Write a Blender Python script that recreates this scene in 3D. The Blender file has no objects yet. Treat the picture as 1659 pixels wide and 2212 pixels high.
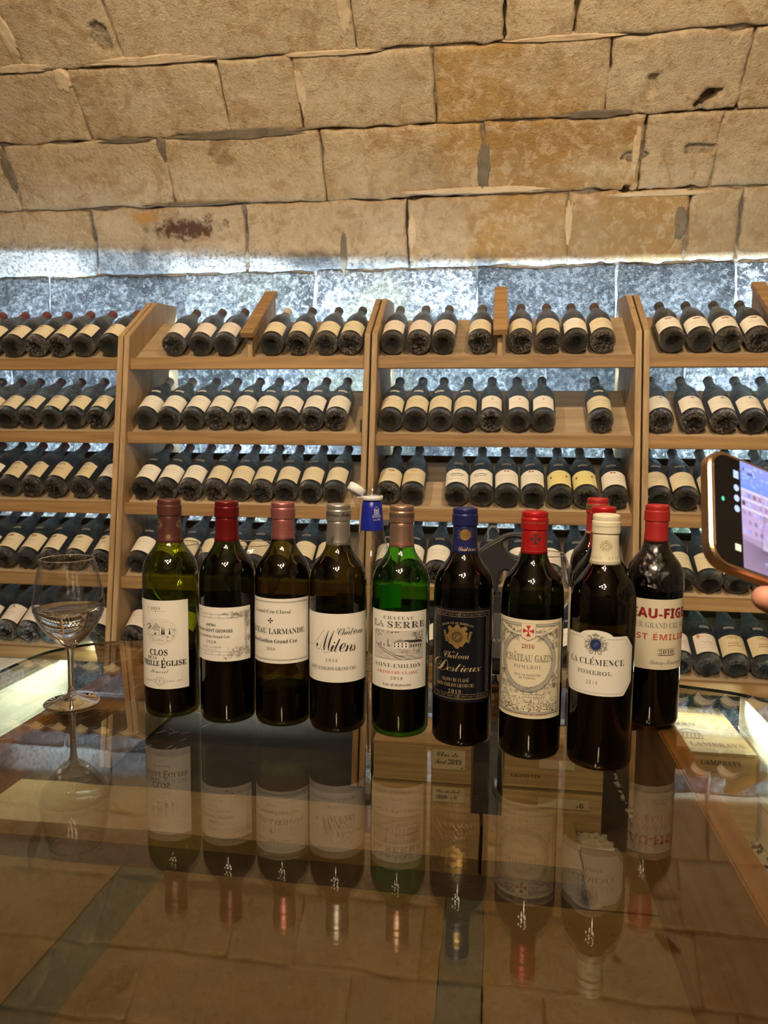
import bpy, bmesh, math, random
from mathutils import Vector, Matrix, noise
from math import sin, cos, pi, radians, asin, atan2, sqrt
rnd = random.Random(7)
SC = bpy.context.scene
COL = SC.collection

# ------------------------------------------------------------------ camera
cam_d = bpy.data.cameras.new('camera'); cam = bpy.data.objects.new('camera', cam_d); COL.objects.link(cam)
R_ = Vector((0.98971, 0.14279, 0.009)).normalized()
YAW, PIT, ROL = radians(8.2235), radians(5.5355), radians(0.5155)
fw = Vector((-sin(YAW)*cos(PIT), cos(YAW)*cos(PIT), -sin(PIT)))
rt = Vector((cos(YAW), sin(YAW), 0)); up = rt.cross(fw)
r2 = rt*cos(ROL)+up*sin(ROL); u2 = up*cos(ROL)-rt*sin(ROL)
cam.matrix_world = Matrix(((r2.x, u2.x, -fw.x, 0), (r2.y, u2.y, -fw.y, 0), (r2.z, u2.z, -fw.z, 1.186), (0, 0, 0, 1)))
cam_d.sensor_fit = 'VERTICAL'; cam_d.sensor_height = 36; cam_d.lens = 1648.3/2212*36
cam_d.clip_start = 0.02
cam_d.dof.use_dof = True; cam_d.dof.focus_distance = 1.02; cam_d.dof.aperture_fstop = 18
SC.camera = cam

# ------------------------------------------------------------------ world, exposure, big lights
w = bpy.data.worlds.new('world'); SC.world = w; w.use_nodes = True
w.node_tree.nodes['Background'].inputs[0].default_value = (1.0, .78, .52, 1)
w.node_tree.nodes['Background'].inputs[1].default_value = 0.02
SC.view_settings.view_transform = 'Standard'; SC.view_settings.look = 'None'
SC.view_settings.exposure = 0.0; SC.view_settings.gamma = 1; SC.view_settings.use_curve_mapping = False
SC.cycles.max_bounces = 14; SC.cycles.transparent_max_bounces = 24; SC.cycles.transmission_bounces = 10
SC.cycles.caustics_reflective = False; SC.cycles.caustics_refractive = False
SC.cycles.sample_clamp_indirect = 12
SC.cycles.use_denoising = True

WARM = (1.0, .77, .50); COLD = (.58, .79, 1.0)
def area(name, loc, aim, sx, sy, power, col, spread=180):
    d = bpy.data.lights.new(name, 'AREA'); d.shape = 'RECTANGLE'; d.size = sx; d.size_y = sy
    d.energy = power; d.color = col; d.spread = radians(spread)
    o = bpy.data.objects.new(name, d); COL.objects.link(o); o.location = loc
    o.rotation_euler = Vector(aim).to_track_quat('-Z', 'Y').to_euler()
    return o
LIGHTS = dict(bulb=4.2, vault=38, top=9.0, gap=3.6, side=4.0)

# ------------------------------------------------------------------ material helpers
MATS = {}
def nmat(name):
    m = bpy.data.materials.new(name); m.use_nodes = True; nt = m.node_tree; nt.nodes.clear()
    out = nt.nodes.new('ShaderNodeOutputMaterial'); MATS[name] = m
    return m, nt, out
def N(nt, t, ins=None, **kw):
    n = nt.nodes.new(t)
    for k, v in kw.items(): setattr(n, k, v)
    for k, v in (ins or {}).items():
        if isinstance(v, bpy.types.NodeSocket): nt.links.new(v, n.inputs[k])
        else:
            if isinstance(v, tuple) and len(v) == 3 and n.inputs[k].type == 'RGBA': v = (*v, 1)
            n.inputs[k].default_value = v
    return n
def mixc(nt, fac, a, b, mode='MIX'):
    n = nt.nodes.new('ShaderNodeMix'); n.data_type = 'RGBA'; n.blend_type = mode
    for i, v in ((0, fac), (6, a), (7, b)):
        if isinstance(v, bpy.types.NodeSocket): nt.links.new(v, n.inputs[i])
        else: n.inputs[i].default_value = (*v, 1) if isinstance(v, tuple) and len(v) == 3 else v
    return n.outputs[2]
def noi(nt, vec, scale, detail=4, rough=.55, dist=0):
    n = N(nt, 'ShaderNodeTexNoise', {'Scale': scale, 'Detail': detail, 'Roughness': rough, 'Distortion': dist})
    nt.links.new(vec, n.inputs['Vector']); return n.outputs[0]
def rng(nt, v, a, b, c=0., d=1.):
    n = N(nt, 'ShaderNodeMapRange', {0: v, 1: a, 2: b, 3: c, 4: d}); n.interpolation_type = 'SMOOTHSTEP'; return n.outputs[0]
def math_(nt, op, a, b=0.0):
    n = nt.nodes.new('ShaderNodeMath'); n.operation = op
    for i, v in ((0, a), (1, b)):
        if isinstance(v, bpy.types.NodeSocket): nt.links.new(v, n.inputs[i])
        else: n.inputs[i].default_value = v
    return n.outputs[0]
def scalev(nt, vec, s):
    n = N(nt, 'ShaderNodeVectorMath', {0: vec, 1: s}); n.operation = 'MULTIPLY'; return n.outputs[0]
def bump(nt, h, strength, dist=.01):
    return N(nt, 'ShaderNodeBump', {'Height': h, 'Strength': strength, 'Distance': dist}).outputs[0]
def plain(name, col, rough=.5, metal=0, spec=.5, coat=0, emis=None, es=0, trans=0, ior=1.45, bumpn=None):
    m, nt, out = nmat(name)
    b = N(nt, 'ShaderNodeBsdfPrincipled', {'Base Color': col, 'Roughness': rough, 'Metallic': metal,
          'Specular IOR Level': spec, 'Coat Weight': coat, 'Transmission Weight': trans, 'IOR': ior})
    if emis: b.inputs['Emission Color'].default_value = (*emis, 1); b.inputs['Emission Strength'].default_value = es
    if bumpn:
        tc = N(nt, 'ShaderNodeTexCoord').outputs['Object']
        nt.links.new(bump(nt, noi(nt, tc, bumpn[0], 3), bumpn[1], .002), b.inputs['Normal'])
    nt.links.new(b.outputs[0], out.inputs[0]); return m
def schlick(nt, f0=.04, normal=None):
    g = N(nt, 'ShaderNodeNewGeometry')
    d = N(nt, 'ShaderNodeVectorMath', {0: (normal or g.outputs['Normal']), 1: g.outputs['Incoming']}); d.operation = 'DOT_PRODUCT'
    c = math_(nt, 'ABSOLUTE', d.outputs['Value'])
    p = math_(nt, 'POWER', math_(nt, 'SUBTRACT', 1.0, c), 5.0)
    return math_(nt, 'MULTIPLY_ADD', p, 1-f0), c, g   # third input set below
def fres(nt, f0=.04):
    p, c, g = schlick(nt, f0)
    p.node.inputs[2].default_value = f0
    return p, c
def thin_glass(name, tint, edge, f0=.045, rough=.0, bumps=None):
    """thin walled coloured glass: clear transmission with the tint, Fresnel reflection"""
    m, nt, out = nmat(name)
    f, c = fres(nt, f0)
    e = rng(nt, c, 0.05, .75)
    col = mixc(nt, e, edge, tint)
    t = N(nt, 'ShaderNodeBsdfTransparent', {'Color': col})
    g = N(nt, 'ShaderNodeBsdfGlossy', {'Color': (1, 1, 1), 'Roughness': rough})
    if bumps:
        tc = N(nt, 'ShaderNodeTexCoord').outputs['Object']
        nt.links.new(bump(nt, noi(nt, tc, bumps[0], 3, .6, 1.5), bumps[1], .003), g.inputs['Normal'])
    mx = N(nt, 'ShaderNodeMixShader', {0: f}); nt.links.new(t.outputs[0], mx.inputs[1]); nt.links.new(g.outputs[0], mx.inputs[2])
    nt.links.new(mx.outputs[0], out.inputs[0]); return m
def wood(name, axis, c1, c2, rough=.55, knots=True, stain=None):
    m, nt, out = nmat(name)
    g = N(nt, 'ShaderNodeTexCoord').outputs['Object']
    oi = N(nt, 'ShaderNodeObjectInfo')
    off = N(nt, 'ShaderNodeVectorMath', {0: g, 1: scalev(nt, oi.outputs['Location'], (0, 0, 0))}).outputs[0]
    add = nt.nodes.new('ShaderNodeVectorMath'); add.operation = 'MULTIPLY_ADD'
    nt.links.new(oi.outputs['Random'], add.inputs[0]); add.inputs[1].default_value = (7, 5, 3); nt.links.new(g, add.inputs[2])
    v = add.outputs[0]
    s = {'X': (1.2, 16, 16), 'Y': (16, 1.2, 16), 'Z': (16, 16, 1.2)}[axis]
    n1 = noi(nt, scalev(nt, v, s), 1.6, 5, .6, 1.2)
    s2 = {'X': (3, 90, 90), 'Y': (90, 3, 90), 'Z': (90, 90, 3)}[axis]
    n2 = noi(nt, scalev(nt, v, s2), 1.5, 3, .6)
    wv = N(nt, 'ShaderNodeTexWave', {'Scale': 1.6, 'Distortion': 6.0, 'Detail': 2.0, 'Detail Scale': 1.2}); wv.bands_direction = {'X': 'Z', 'Y': 'X', 'Z': 'X'}[axis]
    nt.links.new(scalev(nt, v, {'X': (.8, 7, 7), 'Y': (7, .8, 7), 'Z': (7, 7, .8)}[axis]), wv.inputs['Vector'])
    base = mixc(nt, rng(nt, n1, .3, .7), c1, c2)
    base = mixc(nt, math_(nt, 'MULTIPLY', rng(nt, wv.outputs['Fac'], .3, .9), .28), base, tuple(x*.62 for x in c1))
    base = mixc(nt, math_(nt, 'MULTIPLY', rng(nt, n2, .52, .75), .35), base, tuple(x*.5 for x in c1))
    if knots:
        k = N(nt, 'ShaderNodeTexVoronoi', {'Scale': 3.2}); nt.links.new(scalev(nt, v, {'X': (.8, 2, 2), 'Y': (2, .8, 2), 'Z': (2, 2, .8)}[axis]), k.inputs['Vector'])
        base = mixc(nt, math_(nt, 'MULTIPLY', rng(nt, k.outputs['Distance'], .10, .03), .7), base, tuple(x*.3 for x in c1))
    hs = N(nt, 'ShaderNodeHueSaturation', {'Color': base, 'Value': math_(nt, 'MULTIPLY_ADD', oi.outputs['Random'], .3)})
    hs.inputs['Value'].links[0].from_node.inputs[2].default_value = .85
    b = N(nt, 'ShaderNodeBsdfPrincipled', {'Base Color': hs.outputs[0], 'Roughness': rough})
    nt.links.new(bump(nt, n2, .25, .002), b.inputs['Normal'])
    nt.links.new(b.outputs[0], out.inputs[0]); return m

# stone ------------------------------------------------------------
def stone_mat(name, damp):
    m, nt, out = nmat(name)
    g = N(nt, 'ShaderNodeNewGeometry').outputs['Position']
    oi = N(nt, 'ShaderNodeObjectInfo')
    n1 = noi(nt, g, 3.0, 6, .62); n2 = noi(nt, g, 14, 6, .65, .4); n3 = noi(nt, g, 70, 4, .65); n4 = noi(nt, scalev(nt, g, (5, 5, 22)), 1.0, 5, .6)
    c = oi.outputs['Color'] if not damp else None
    if damp:
        c = mixc(nt, rng(nt, n1, .36, .62), (.035, .037, .04), (.26, .265, .27))
        c = mixc(nt, rng(nt, n2, .42, .60), c, (.62, .62, .60), 'MIX') if False else mixc(nt, math_(nt, 'MULTIPLY', rng(nt, n2, .50, .66), .62), c, (.52, .52, .50))
        c = mixc(nt, math_(nt, 'MULTIPLY', rng(nt, noi(nt, g, 38, 6, .75, .8), .50, .58), .65), c, (.66, .66, .64))
        c = mixc(nt, math_(nt, 'MULTIPLY', rng(nt, n3, .48, .57), .72), c, (.02, .02, .022))
        c = mixc(nt, math_(nt, 'MULTIPLY', rng(nt, noi(nt, g, 1.7, 3), .56, .66), .5), c, (.20, .19, .10))
        c = mixc(nt, oi.outputs['Color'], c, c) if False else mixc(nt, 1.0, c, oi.outputs['Color'], 'MULTIPLY')
    else:
        c = mixc(nt, rng(nt, n1, .38, .66), c, (.60, .49, .34))
        c = mixc(nt, math_(nt, 'MULTIPLY', rng(nt, n2, .50, .72), .55), c, (.30, .19, .085))
        c = mixc(nt, math_(nt, 'MULTIPLY', rng(nt, n4, .52, .70), .40), c, (.66, .56, .41))
        c = mixc(nt, math_(nt, 'MULTIPLY', rng(nt, n3, .53, .66), .30), c, (.24, .16, .09))
        c = mixc(nt, math_(nt, 'MULTIPLY', rng(nt, noi(nt, g, 7.5, 6, .72, .8), .50, .62), .50), c, (.36, .215, .085))
        c = mixc(nt, math_(nt, 'MULTIPLY', rng(nt, noi(nt, g, 24, 6, .75, .6), .49, .62), .55), c, (.72, .60, .42))
        c = mixc(nt, math_(nt, 'MULTIPLY', rng(nt, noi(nt, g, 1.3, 4, .6), .50, .68), .45), c, (.33, .24, .15))
        # rust bloom on one stone, left of the middle
        def blob(px, py, pz, sx, sz, col, k, c):
            d = N(nt, 'ShaderNodeVectorMath', {0: g, 1: (px, py, pz)}); d.operation = 'SUBTRACT'
            l = N(nt, 'ShaderNodeVectorMath', {0: scalev(nt, d.outputs[0], (1/sx, 0, 1/sz))}); l.operation = 'LENGTH'
            f = math_(nt, 'ADD', rng(nt, l.outputs['Value'], 1.3, .0), math_(nt, 'MULTIPLY', math_(nt, 'SUBTRACT', noi(nt, g, 22, 5, .7), .5), 2.2))
            return mixc(nt, math_(nt, 'MULTIPLY', rng(nt, f, .45, .95), k), c, col)
        c = blob(-1.34, 3.2, 2.075, .26, .085, (.07, .022, .012), .9, c)
        c = blob(-1.50, 3.2, 2.12, .12, .05, (.50, .27, .07), .8, c)
        c = blob(-1.12, 3.1, 2.34, .10, .08, (.22, .11, .05), .6, c)
    if not damp:   # grey mottle below the LED cut-off, cold light put into the stone colour
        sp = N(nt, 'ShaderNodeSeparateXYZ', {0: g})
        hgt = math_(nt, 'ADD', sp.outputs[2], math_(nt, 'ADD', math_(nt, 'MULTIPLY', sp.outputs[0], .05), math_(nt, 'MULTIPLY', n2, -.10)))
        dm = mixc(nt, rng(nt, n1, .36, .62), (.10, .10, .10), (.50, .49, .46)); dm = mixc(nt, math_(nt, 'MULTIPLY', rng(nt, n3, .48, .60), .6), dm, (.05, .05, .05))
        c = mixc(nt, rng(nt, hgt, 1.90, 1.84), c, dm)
    b = N(nt, 'ShaderNodeBsdfPrincipled', {'Base Color': c, 'Roughness': .92, 'Specular IOR Level': .2 if not damp else .55})
    if damp: b.inputs['Roughness'].default_value = .55
    h = math_(nt, 'ADD', math_(nt, 'MULTIPLY', n2, .6), math_(nt, 'MULTIPLY', n3, .35 if not damp else .5))
    h = math_(nt, 'ADD', h, math_(nt, 'MULTIPLY', noi(nt, g, 160, 4, .7), .30))
    nt.links.new(bump(nt, h, 1.0, .022), b.inputs['Normal'])
    nt.links.new(b.outputs[0], out.inputs[0]); return m
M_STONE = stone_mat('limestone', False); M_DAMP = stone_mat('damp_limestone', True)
def mortar_mat():
    m, nt, out = nmat('mortar')
    g = N(nt, 'ShaderNodeNewGeometry').outputs['Position']
    n1 = noi(nt, g, 5, 5, .65); n2 = noi(nt, g, 45, 5, .7)
    sep = N(nt, 'ShaderNodeSeparateXYZ', {0: g})
    c = mixc(nt, rng(nt, n1, .40, .60), (.42, .34, .24), (.17, .145, .12))
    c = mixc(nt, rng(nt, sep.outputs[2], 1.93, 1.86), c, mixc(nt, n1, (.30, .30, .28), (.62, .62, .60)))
    c = mixc(nt, math_(nt, 'MULTIPLY', rng(nt, n2, .5, .65), .5), c, (.06, .05, .04))
    b = N(nt, 'ShaderNodeBsdfPrincipled', {'Base Color': c, 'Roughness': .95, 'Specular IOR Level': .1})
    nt.links.new(bump(nt, n2, .9, .02), b.inputs['Normal']); nt.links.new(b.outputs[0], out.inputs[0]); return m
M_MORTAR = mortar_mat()
M_WX = wood('oak_grain_x', 'X', (.27, .155, .062), (.38, .235, .105))
M_WZ = wood('oak_grain_z', 'Z', (.31, .20, .10), (.43, .30, .165))
M_WB = wood('pale_board', 'X', (.36, .26, .155), (.45, .34, .215))
M_WD = wood('dark_rail', 'X', (.20, .17, .12), (.30, .25, .18))
M_CR = wood('pine_crate', 'X', (.34, .24, .11), (.46, .35, .18), knots=False)
M_CRP = wood('pale_crate', 'Y', (.62, .60, .50), (.74, .72, .62), knots=False)
M_TAB = wood('table_wood', 'Y', (.25, .115, .028), (.36, .18, .05))
M_LAB = plain('paper_white', (.80, .76, .68), .6)
M_CREAM = plain('paper_cream', (.74, .66, .48), .6)
M_INK = plain('ink_black', (.03, .028, .025), .5)
M_GREY = plain('ink_grey', (.25, .24, .22), .5)
M_LGREY = plain('ink_light_grey', (.48, .46, .42), .5)
M_RED = plain('ink_red', (.50, .03, .03), .5)
M_BROWN = plain('ink_brown', (.28, .08, .04), .5)
M_NAVY = plain('ink_navy', (.02, .03, .12), .4)
M_GOLD = plain('gold_foil', (.72, .50, .17), .32, .85)
M_GOLDL = plain('gold_ink', (.62, .47, .26), .42, .5)
M_BLK = plain('label_black', (.006, .007, .012), .25)
M_WINE = plain('wine', (.004, .001, .001), .3, spec=.1)
M_WHITE = plain('white_plastic', (.80, .80, .80), .35)
M_BLACKP = plain('black_plastic', (.03, .029, .03), .38)
M_GREYP = plain('grey_plastic', (.10, .105, .11), .4)
M_CHROME = plain('chrome', (.75, .75, .76), .12, 1)
M_BLUE = plain('blue_sleeve', (.012, .02, .30), .3)
M_SKIN = plain('skin', (.62, .28, .20), .5)

# ------------------------------------------------------------------ object helpers
def link(name, me, parent=None, mats=None, smooth=False):
    if mats:
        for m in (mats if isinstance(mats, (list, tuple)) else [mats]): me.materials.append(m)
    if smooth:
        me.polygons.foreach_set('use_smooth', [True]*len(me.polygons))
    o = bpy.data.objects.new(name, me); COL.objects.link(o)
    if parent: o.parent = parent
    return o
def from_bm(name, bm, parent=None, mats=None, smooth=False):
    me = bpy.data.meshes.new(name); bm.normal_update(); bm.to_mesh(me); bm.free()
    return link(name, me, parent, mats, smooth)
def empty(name, loc=(0, 0, 0), rz=0):
    o = bpy.data.objects.new(name, None); COL.objects.link(o); o.location = loc; o.rotation_euler = (0, 0, rz); o.empty_display_size = .05; return o
def tag(o, label, cat, group=None):
    o['label'] = label; o['category'] = cat
    if group: o['group'] = group
    return o
def box_bm(x0, x1, y0, y1, z0, z1, bev=0.0, bm=None):
    bm = bm or bmesh.new()
    r = bmesh.ops.create_cube(bm, size=1)
    for v in r['verts']:
        v.co = Vector((x0+(v.co.x+.5)*(x1-x0), y0+(v.co.y+.5)*(y1-y0), z0+(v.co.z+.5)*(z1-z0)))
    if bev: bmesh.ops.bevel(bm, geom=list({e for v in r['verts'] for e in v.link_edges}), offset=bev, segments=2, affect='EDGES')
    return bm
def box(name, x0, x1, y0, y1, z0, z1, mat, parent=None, bev=.002):
    """object origin at the box centre"""
    c = Vector(((x0+x1)/2, (y0+y1)/2, (z0+z1)/2))
    bm = box_bm(x0-c.x, x1-c.x, y0-c.y, y1-c.y, z0-c.z, z1-c.z, bev)
    o = from_bm(name, bm, parent, mat); o.location = c - (parent.location if parent else Vector()); return o
def prism(name, pts, axis, a0, a1, mat, parent=None, bev=.0015):
    """extrude polygon; axis X: pts=(y,z)"""
    bm = bmesh.new(); vs = []
    for a in (a0, a1):
        vs.append([bm.verts.new((a, p[0], p[1]) if axis == 'X' else (p[0], a, p[1]) if axis == 'Y' else (p[0], p[1], a)) for p in pts])
    n = len(pts); bm.faces.new(vs[0]); bm.faces.new(list(reversed(vs[1])))
    for i in range(n): bm.faces.new((vs[0][i], vs[1][i], vs[1][(i+1) % n], vs[0][(i+1) % n]))
    bmesh.ops.recalc_face_normals(bm, faces=bm.faces)
    if bev: bmesh.ops.bevel(bm, geom=bm.edges[:], offset=bev, segments=1, affect='EDGES')
    return from_bm(name, bm, parent, mat)
def lathe_me(name, prof, seg=40, a0=0, a1=2*pi):
    full = abs(a1-a0-2*pi) < 1e-6; n = seg if full else seg+1
    vs, fs = [], []
    for r, z in prof:
        for i in range(n):
            a = a0+(a1-a0)*i/seg; vs.append((r*sin(a), -r*cos(a), z))
    for j in range(len(prof)-1):
        for i in range(seg):
            i2 = (i+1) % n
            fs.append((j*n+i, j*n+i2, (j+1)*n+i2, (j+1)*n+i))
    me = bpy.data.meshes.new(name); me.from_pydata(vs, [], fs)
    bm = bmesh.new(); bm.from_mesh(me); bmesh.ops.remove_doubles(bm, verts=bm.verts, dist=1e-6); bm.to_mesh(me); bm.free()
    return me
def smooth_prof(pts, n=5):
    out = []
    for i in range(len(pts)-1):
        p0 = pts[max(i-1, 0)]; p1 = pts[i]; p2 = pts[i+1]; p3 = pts[min(i+2, len(pts)-1)]
        for k in range(n):
            t = k/n
            out.append(tuple(.5*((2*p1[j])+(-p0[j]+p2[j])*t+(2*p0[j]-5*p1[j]+4*p2[j]-p3[j])*t*t+(-p0[j]+3*p1[j]-3*p2[j]+p3[j])*t**3) for j in (0, 1)))
    out.append(pts[-1]); return out

# ------------------------------------------------------------------ lettering on cylinders
SP_UP = {'B': 0x212C, 'E': 0x2130, 'F': 0x2131, 'H': 0x210B, 'I': 0x2110, 'L': 0x2112, 'M': 0x2133, 'R': 0x211B, 'e': 0x212F, 'g': 0x210A, 'o': 0x2134}
ACC = {'É': ('E', '´'), 'é': ('e', '´'), 'Â': ('A', '^'), 'â': ('a', '^'), 'Î': ('I', '^'), 'è': ('e', '`'), 'Ó': ('O', '´')}
def styled(t, st):
    U, L, D = {'b': (0x1d400, 0x1d41a, 0x1d7ce), 'r': (0x1d400, 0x1d41a, 0x1d7ce), 'i': (0x1d468, 0x1d482, 0x1d7ce), 'l': (0x1d434, 0x1d44e, 0x1d7ce),
               's': (0x1d4d0, 0x1d4ea, 0x1d7ce), 't': (0x1d49c, 0x1d4b6, 0x1d7ce), 'n': (None,)*3, 'N': (0x1d5d4, 0x1d5ee, 0x1d7ec)}[st]
    if U is None: return t
    o = ''
    for ch in t:
        if st == 't' and ch in SP_UP: o += chr(SP_UP[ch])
        elif st == 'l' and ch == 'h': o += chr(0x210e)
        elif 'A' <= ch <= 'Z': o += chr(U+ord(ch)-65)
        elif 'a' <= ch <= 'z': o += chr(L+ord(ch)-97)
        elif ch.isdigit(): o += chr(D+int(ch))
        else: o += ch
    return o
_tc = {}
def raw_text(t, st, sp=1.0, off=None):
    key = (t, st, sp, off)
    if key in _tc: return _tc[key]
    cu = bpy.data.curves.new('txt', 'FONT'); cu.body = styled(t, st); cu.resolution_u = 2; cu.space_character = sp
    cu.offset = off if off is not None else (-.010 if st == 'r' else 0)
    o = bpy.data.objects.new('txt', cu); COL.objects.link(o)
    dg = bpy.context.evaluated_depsgraph_get(); dg.update()
    ev = o.evaluated_get(dg); me = ev.to_mesh()
    vs = [(v.co.x, v.co.y) for v in me.vertices]; fs = [tuple(p.vertices) for p in me.polygons]
    ev.to_mesh_clear(); bpy.data.objects.remove(o); bpy.data.curves.remove(cu)
    _tc[key] = (vs, fs); return vs, fs
_cap = {}
def capheight(st):
    if st not in _cap:
        vs, _ = raw_text('N' if st in 'st' else 'H', st); _cap[st] = max(v[1] for v in vs)-min(0, min(v[1] for v in vs))*0
    return _cap[st]
class Print:
    """flat print gathered in (u, v) metres with a material index per face"""
    def __init__(s): s.v = []; s.f = []; s.m = []; s.mats = []; s.o = []; s.n = 0
    def mi(s, m):
        if m not in s.mats: s.mats.append(m)
        return s.mats.index(m)
    def add(s, vs, fs, mat):
        s.n += 1; s.o += [s.n]*len(vs); b = len(s.v); s.v += vs; s.f += [tuple(i+b for i in f) for f in fs]; s.m += [s.mi(mat)]*len(fs)
    def poly(s, pts, mat): s.add(list(pts), [tuple(range(len(pts)))], mat)
    def rect(s, x0, y0, x1, y1, mat): s.poly([(x0, y0), (x1, y0), (x1, y1), (x0, y1)], mat)
    def line(s, pts, wd, mat, closed=False):
        n = len(pts); rng_ = range(n if closed else n-1)
        for i in rng_:
            a = pts[i]; b = pts[(i+1) % n]; dx, dy = b[0]-a[0], b[1]-a[1]; l = sqrt(dx*dx+dy*dy) or 1e-9
            k = max(1, int(l/.006)); nx, ny = -dy/l*wd/2, dx/l*wd/2
            for j in range(k):
                p = (a[0]+dx*j/k, a[1]+dy*j/k); q = (a[0]+dx*(j+1)/k, a[1]+dy*(j+1)/k)
                s.poly([(p[0]-nx, p[1]-ny), (q[0]-nx, q[1]-ny), (q[0]+nx, q[1]+ny), (p[0]+nx, p[1]+ny)], mat)
    def frame(s, x0, y0, x1, y1, wd, mat): s.line([(x0, y0), (x1, y0), (x1, y1), (x0, y1)], wd, mat, True)
    def ell(s, cx, cy, rx, ry, mat, n=28): s.poly([(cx+rx*cos(2*pi*i/n), cy+ry*sin(2*pi*i/n)) for i in range(n)], mat)
    def ring(s, cx, cy, rx, ry, wd, mat, n=36, a0=0, a1=2*pi):
        vs = []; fs = []
        for i in range(n+1):
            a = a0+(a1-a0)*i/n
            vs += [(cx+(rx-wd/2)*cos(a), cy+(ry-wd/2)*sin(a)), (cx+(rx+wd/2)*cos(a), cy+(ry+wd/2)*sin(a))]
            if i: k = 2*i; fs.append((k-2, k-1, k+1, k))
        s.add(vs, fs, mat)
    def text(s, t, x0, x1, y, cap, mat, st='r', sp=1.0, arc=None, off=None, tall=None):
        acc = [(i, ACC[c][1]) for i, c in enumerate(t) if c in ACC]
        t2 = ''.join(ACC[c][0] if c in ACC else c for c in t)
        vs, fs = raw_text(t2, st, sp, off)
        if not vs: return
        xa = min(v[0] for v in vs); xb = max(v[0] for v in vs)
        sy = cap/capheight(st); sx = (x1-x0)/(xb-xa)
        P = [(x0+(v[0]-xa)*sx, y+v[1]*sy) for v in vs]
        def put(P, fs):
            if arc:
                cx, R = arc  # centre x, radius of the arc, text bends upward in the middle
                P = [(cx+(R+p[1]-y)*sin((p[0]-cx)/R), y+(R+p[1]-y)*cos((p[0]-cx)/R)-R) for p in P]
            s.add(P, fs, mat)
        put(P, fs)
        for i, a in acc:
            xe = [v[0] for v in raw_text(t2[:i+1], st, sp, off)[0]]
            xs = [v[0] for v in raw_text(t2[:i]+'.', st, sp, off)[0]] if i else [xa]
            xc = x0+((max(xe)+max(xs)-.0)/2-xa)*sx
            up_ = t[i].isupper(); h = y+cap*(1.12 if up_ else .82); e = cap*.22
            if a == '´': put([(xc-.3*e, h), (xc+.2*e, h), (xc+e, h+e), (xc+.3*e, h+e)], [(0, 1, 2, 3)])
            if a == '`': put([(xc+.3*e, h), (xc-.2*e, h), (xc-e, h+e), (xc-.3*e, h+e)], [(0, 1, 2, 3)])
            if a == '^':
                put([(xc-e, h), (xc-.5*e, h), (xc, h+e*.7), (xc, h+e*1.1)], [(0, 1, 2, 3)]); put([(xc+e, h), (xc+.5*e, h), (xc, h+e*.7), (xc, h+e*1.1)], [(3, 2, 1, 0)])
    def cross(s, cx, cy, r, mat, flare=.95):
        for k in range(4):
            a = k*pi/2; c, d = cos(a), sin(a)
            pts = [(.06, -.08), (.5, -.16), (1, -.55*flare), (1.0, 0), (1, .55*flare), (.5, .16), (.06, .08)]
            pts = [(x*r*(1 if abs(y) > .3 or x < .9 else 1.05), y*r) for x, y in pts]
            s.poly([(cx+x*c-y*d, cy+x*d+y*c) for x, y in pts], mat)
    def curl(s, x, y, r, ang, mat, wd, turns=1.2, d=1):
        pts = []
        for i in range(9):
            t = i/8; rr = r*(1-.75*t); a = ang+d*t*turns*2*pi; pts.append((x+rr*cos(a), y+rr*sin(a)))
        s.line(pts, wd, mat)
    def vine(s, x0, y0, x1, y1, n, r, mat, wd, rr):
        for i in range(n):
            x = x0+(x1-x0)*rr.random(); y = y0+(y1-y0)*rr.random()
            s.curl(x, y, r*(.5+rr.random()), rr.random()*6, mat, wd, .6+rr.random()*.6, rr.choice((-1, 1)))
    def tree(s, x, y, r, mat, rr, k=1.0):
        for i in range(16):
            a = rr.random()*2*pi; q = r*sqrt(rr.random()); s.ell(x+q*cos(a), y+q*sin(a)*k, r*.16, r*.13*k, mat, 6)
    def crest(s, x, y, r, mat, wd, rr=None, dense=1):
        s.ring(x, y, r*.5, r*.5, wd*1.3, mat); s.ring(x, y, r*.62, r*.62, wd*.8, mat)
        for sg in (-1, 1):
            for (dx, dy, q, a) in ((.55, .65, .22, 0), (.8, .3, .2, 1), (.9, -.05, .24, 2), (.75, -.4, .24, 2.5), (.45, -.72, .24, 3), (.2, .85, .16, 0), (1.05, .15, .16, 1), (1.0, -.3, .16, 2)):
                s.curl(x+sg*dx*r, y+dy*r, q*r, a if sg > 0 else pi-a, mat, wd, .9, sg)
        s.line([(x, y+r*.7), (x, y+r*1.15)], wd*1.4, mat); s.line([(x-r*.12, y+r), (x+r*.12, y+r)], wd, mat); s.line([(x, y-r*.7), (x, y-r)], wd*1.4, mat)
    def build(s, name, r, parent, a0=0.0, z0=0.0, cut=.004, flat=None):
        bm = bmesh.new(); st_ = min(1.5e-6, .00035/max(1, s.n)); V = [bm.verts.new((x, st_*k if flat is None else 0, y)) for (x, y), k in zip(s.v, s.o)]   # later marks lie over earlier ones
        for f, m in zip(s.f, s.m):
            try: bm.faces.new([V[i] for i in f]).material_index = m
            except ValueError: pass
        if flat is None:
            xs = [v.co.x for v in bm.verts]; k = math.ceil(min(xs)/cut)
            while k*cut < max(xs):
                bmesh.ops.bisect_plane(bm, geom=bm.verts[:]+bm.edges[:]+bm.faces[:], plane_co=(k*cut, 0, 0), plane_no=(1, 0, 0)); k += 1
            for v in bm.verts:
                rr_ = (r(v.co.z+z0) if callable(r) else r)+v.co.y
                a = a0+v.co.x/(r(z0) if callable(r) else r); v.co = Vector((rr_*sin(a), -rr_*cos(a), v.co.z+z0))
        else:
            for v in bm.verts: v.co = flat(v.co.x, v.co.z)
        return from_bm(name, bm, parent, s.mats)
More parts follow.
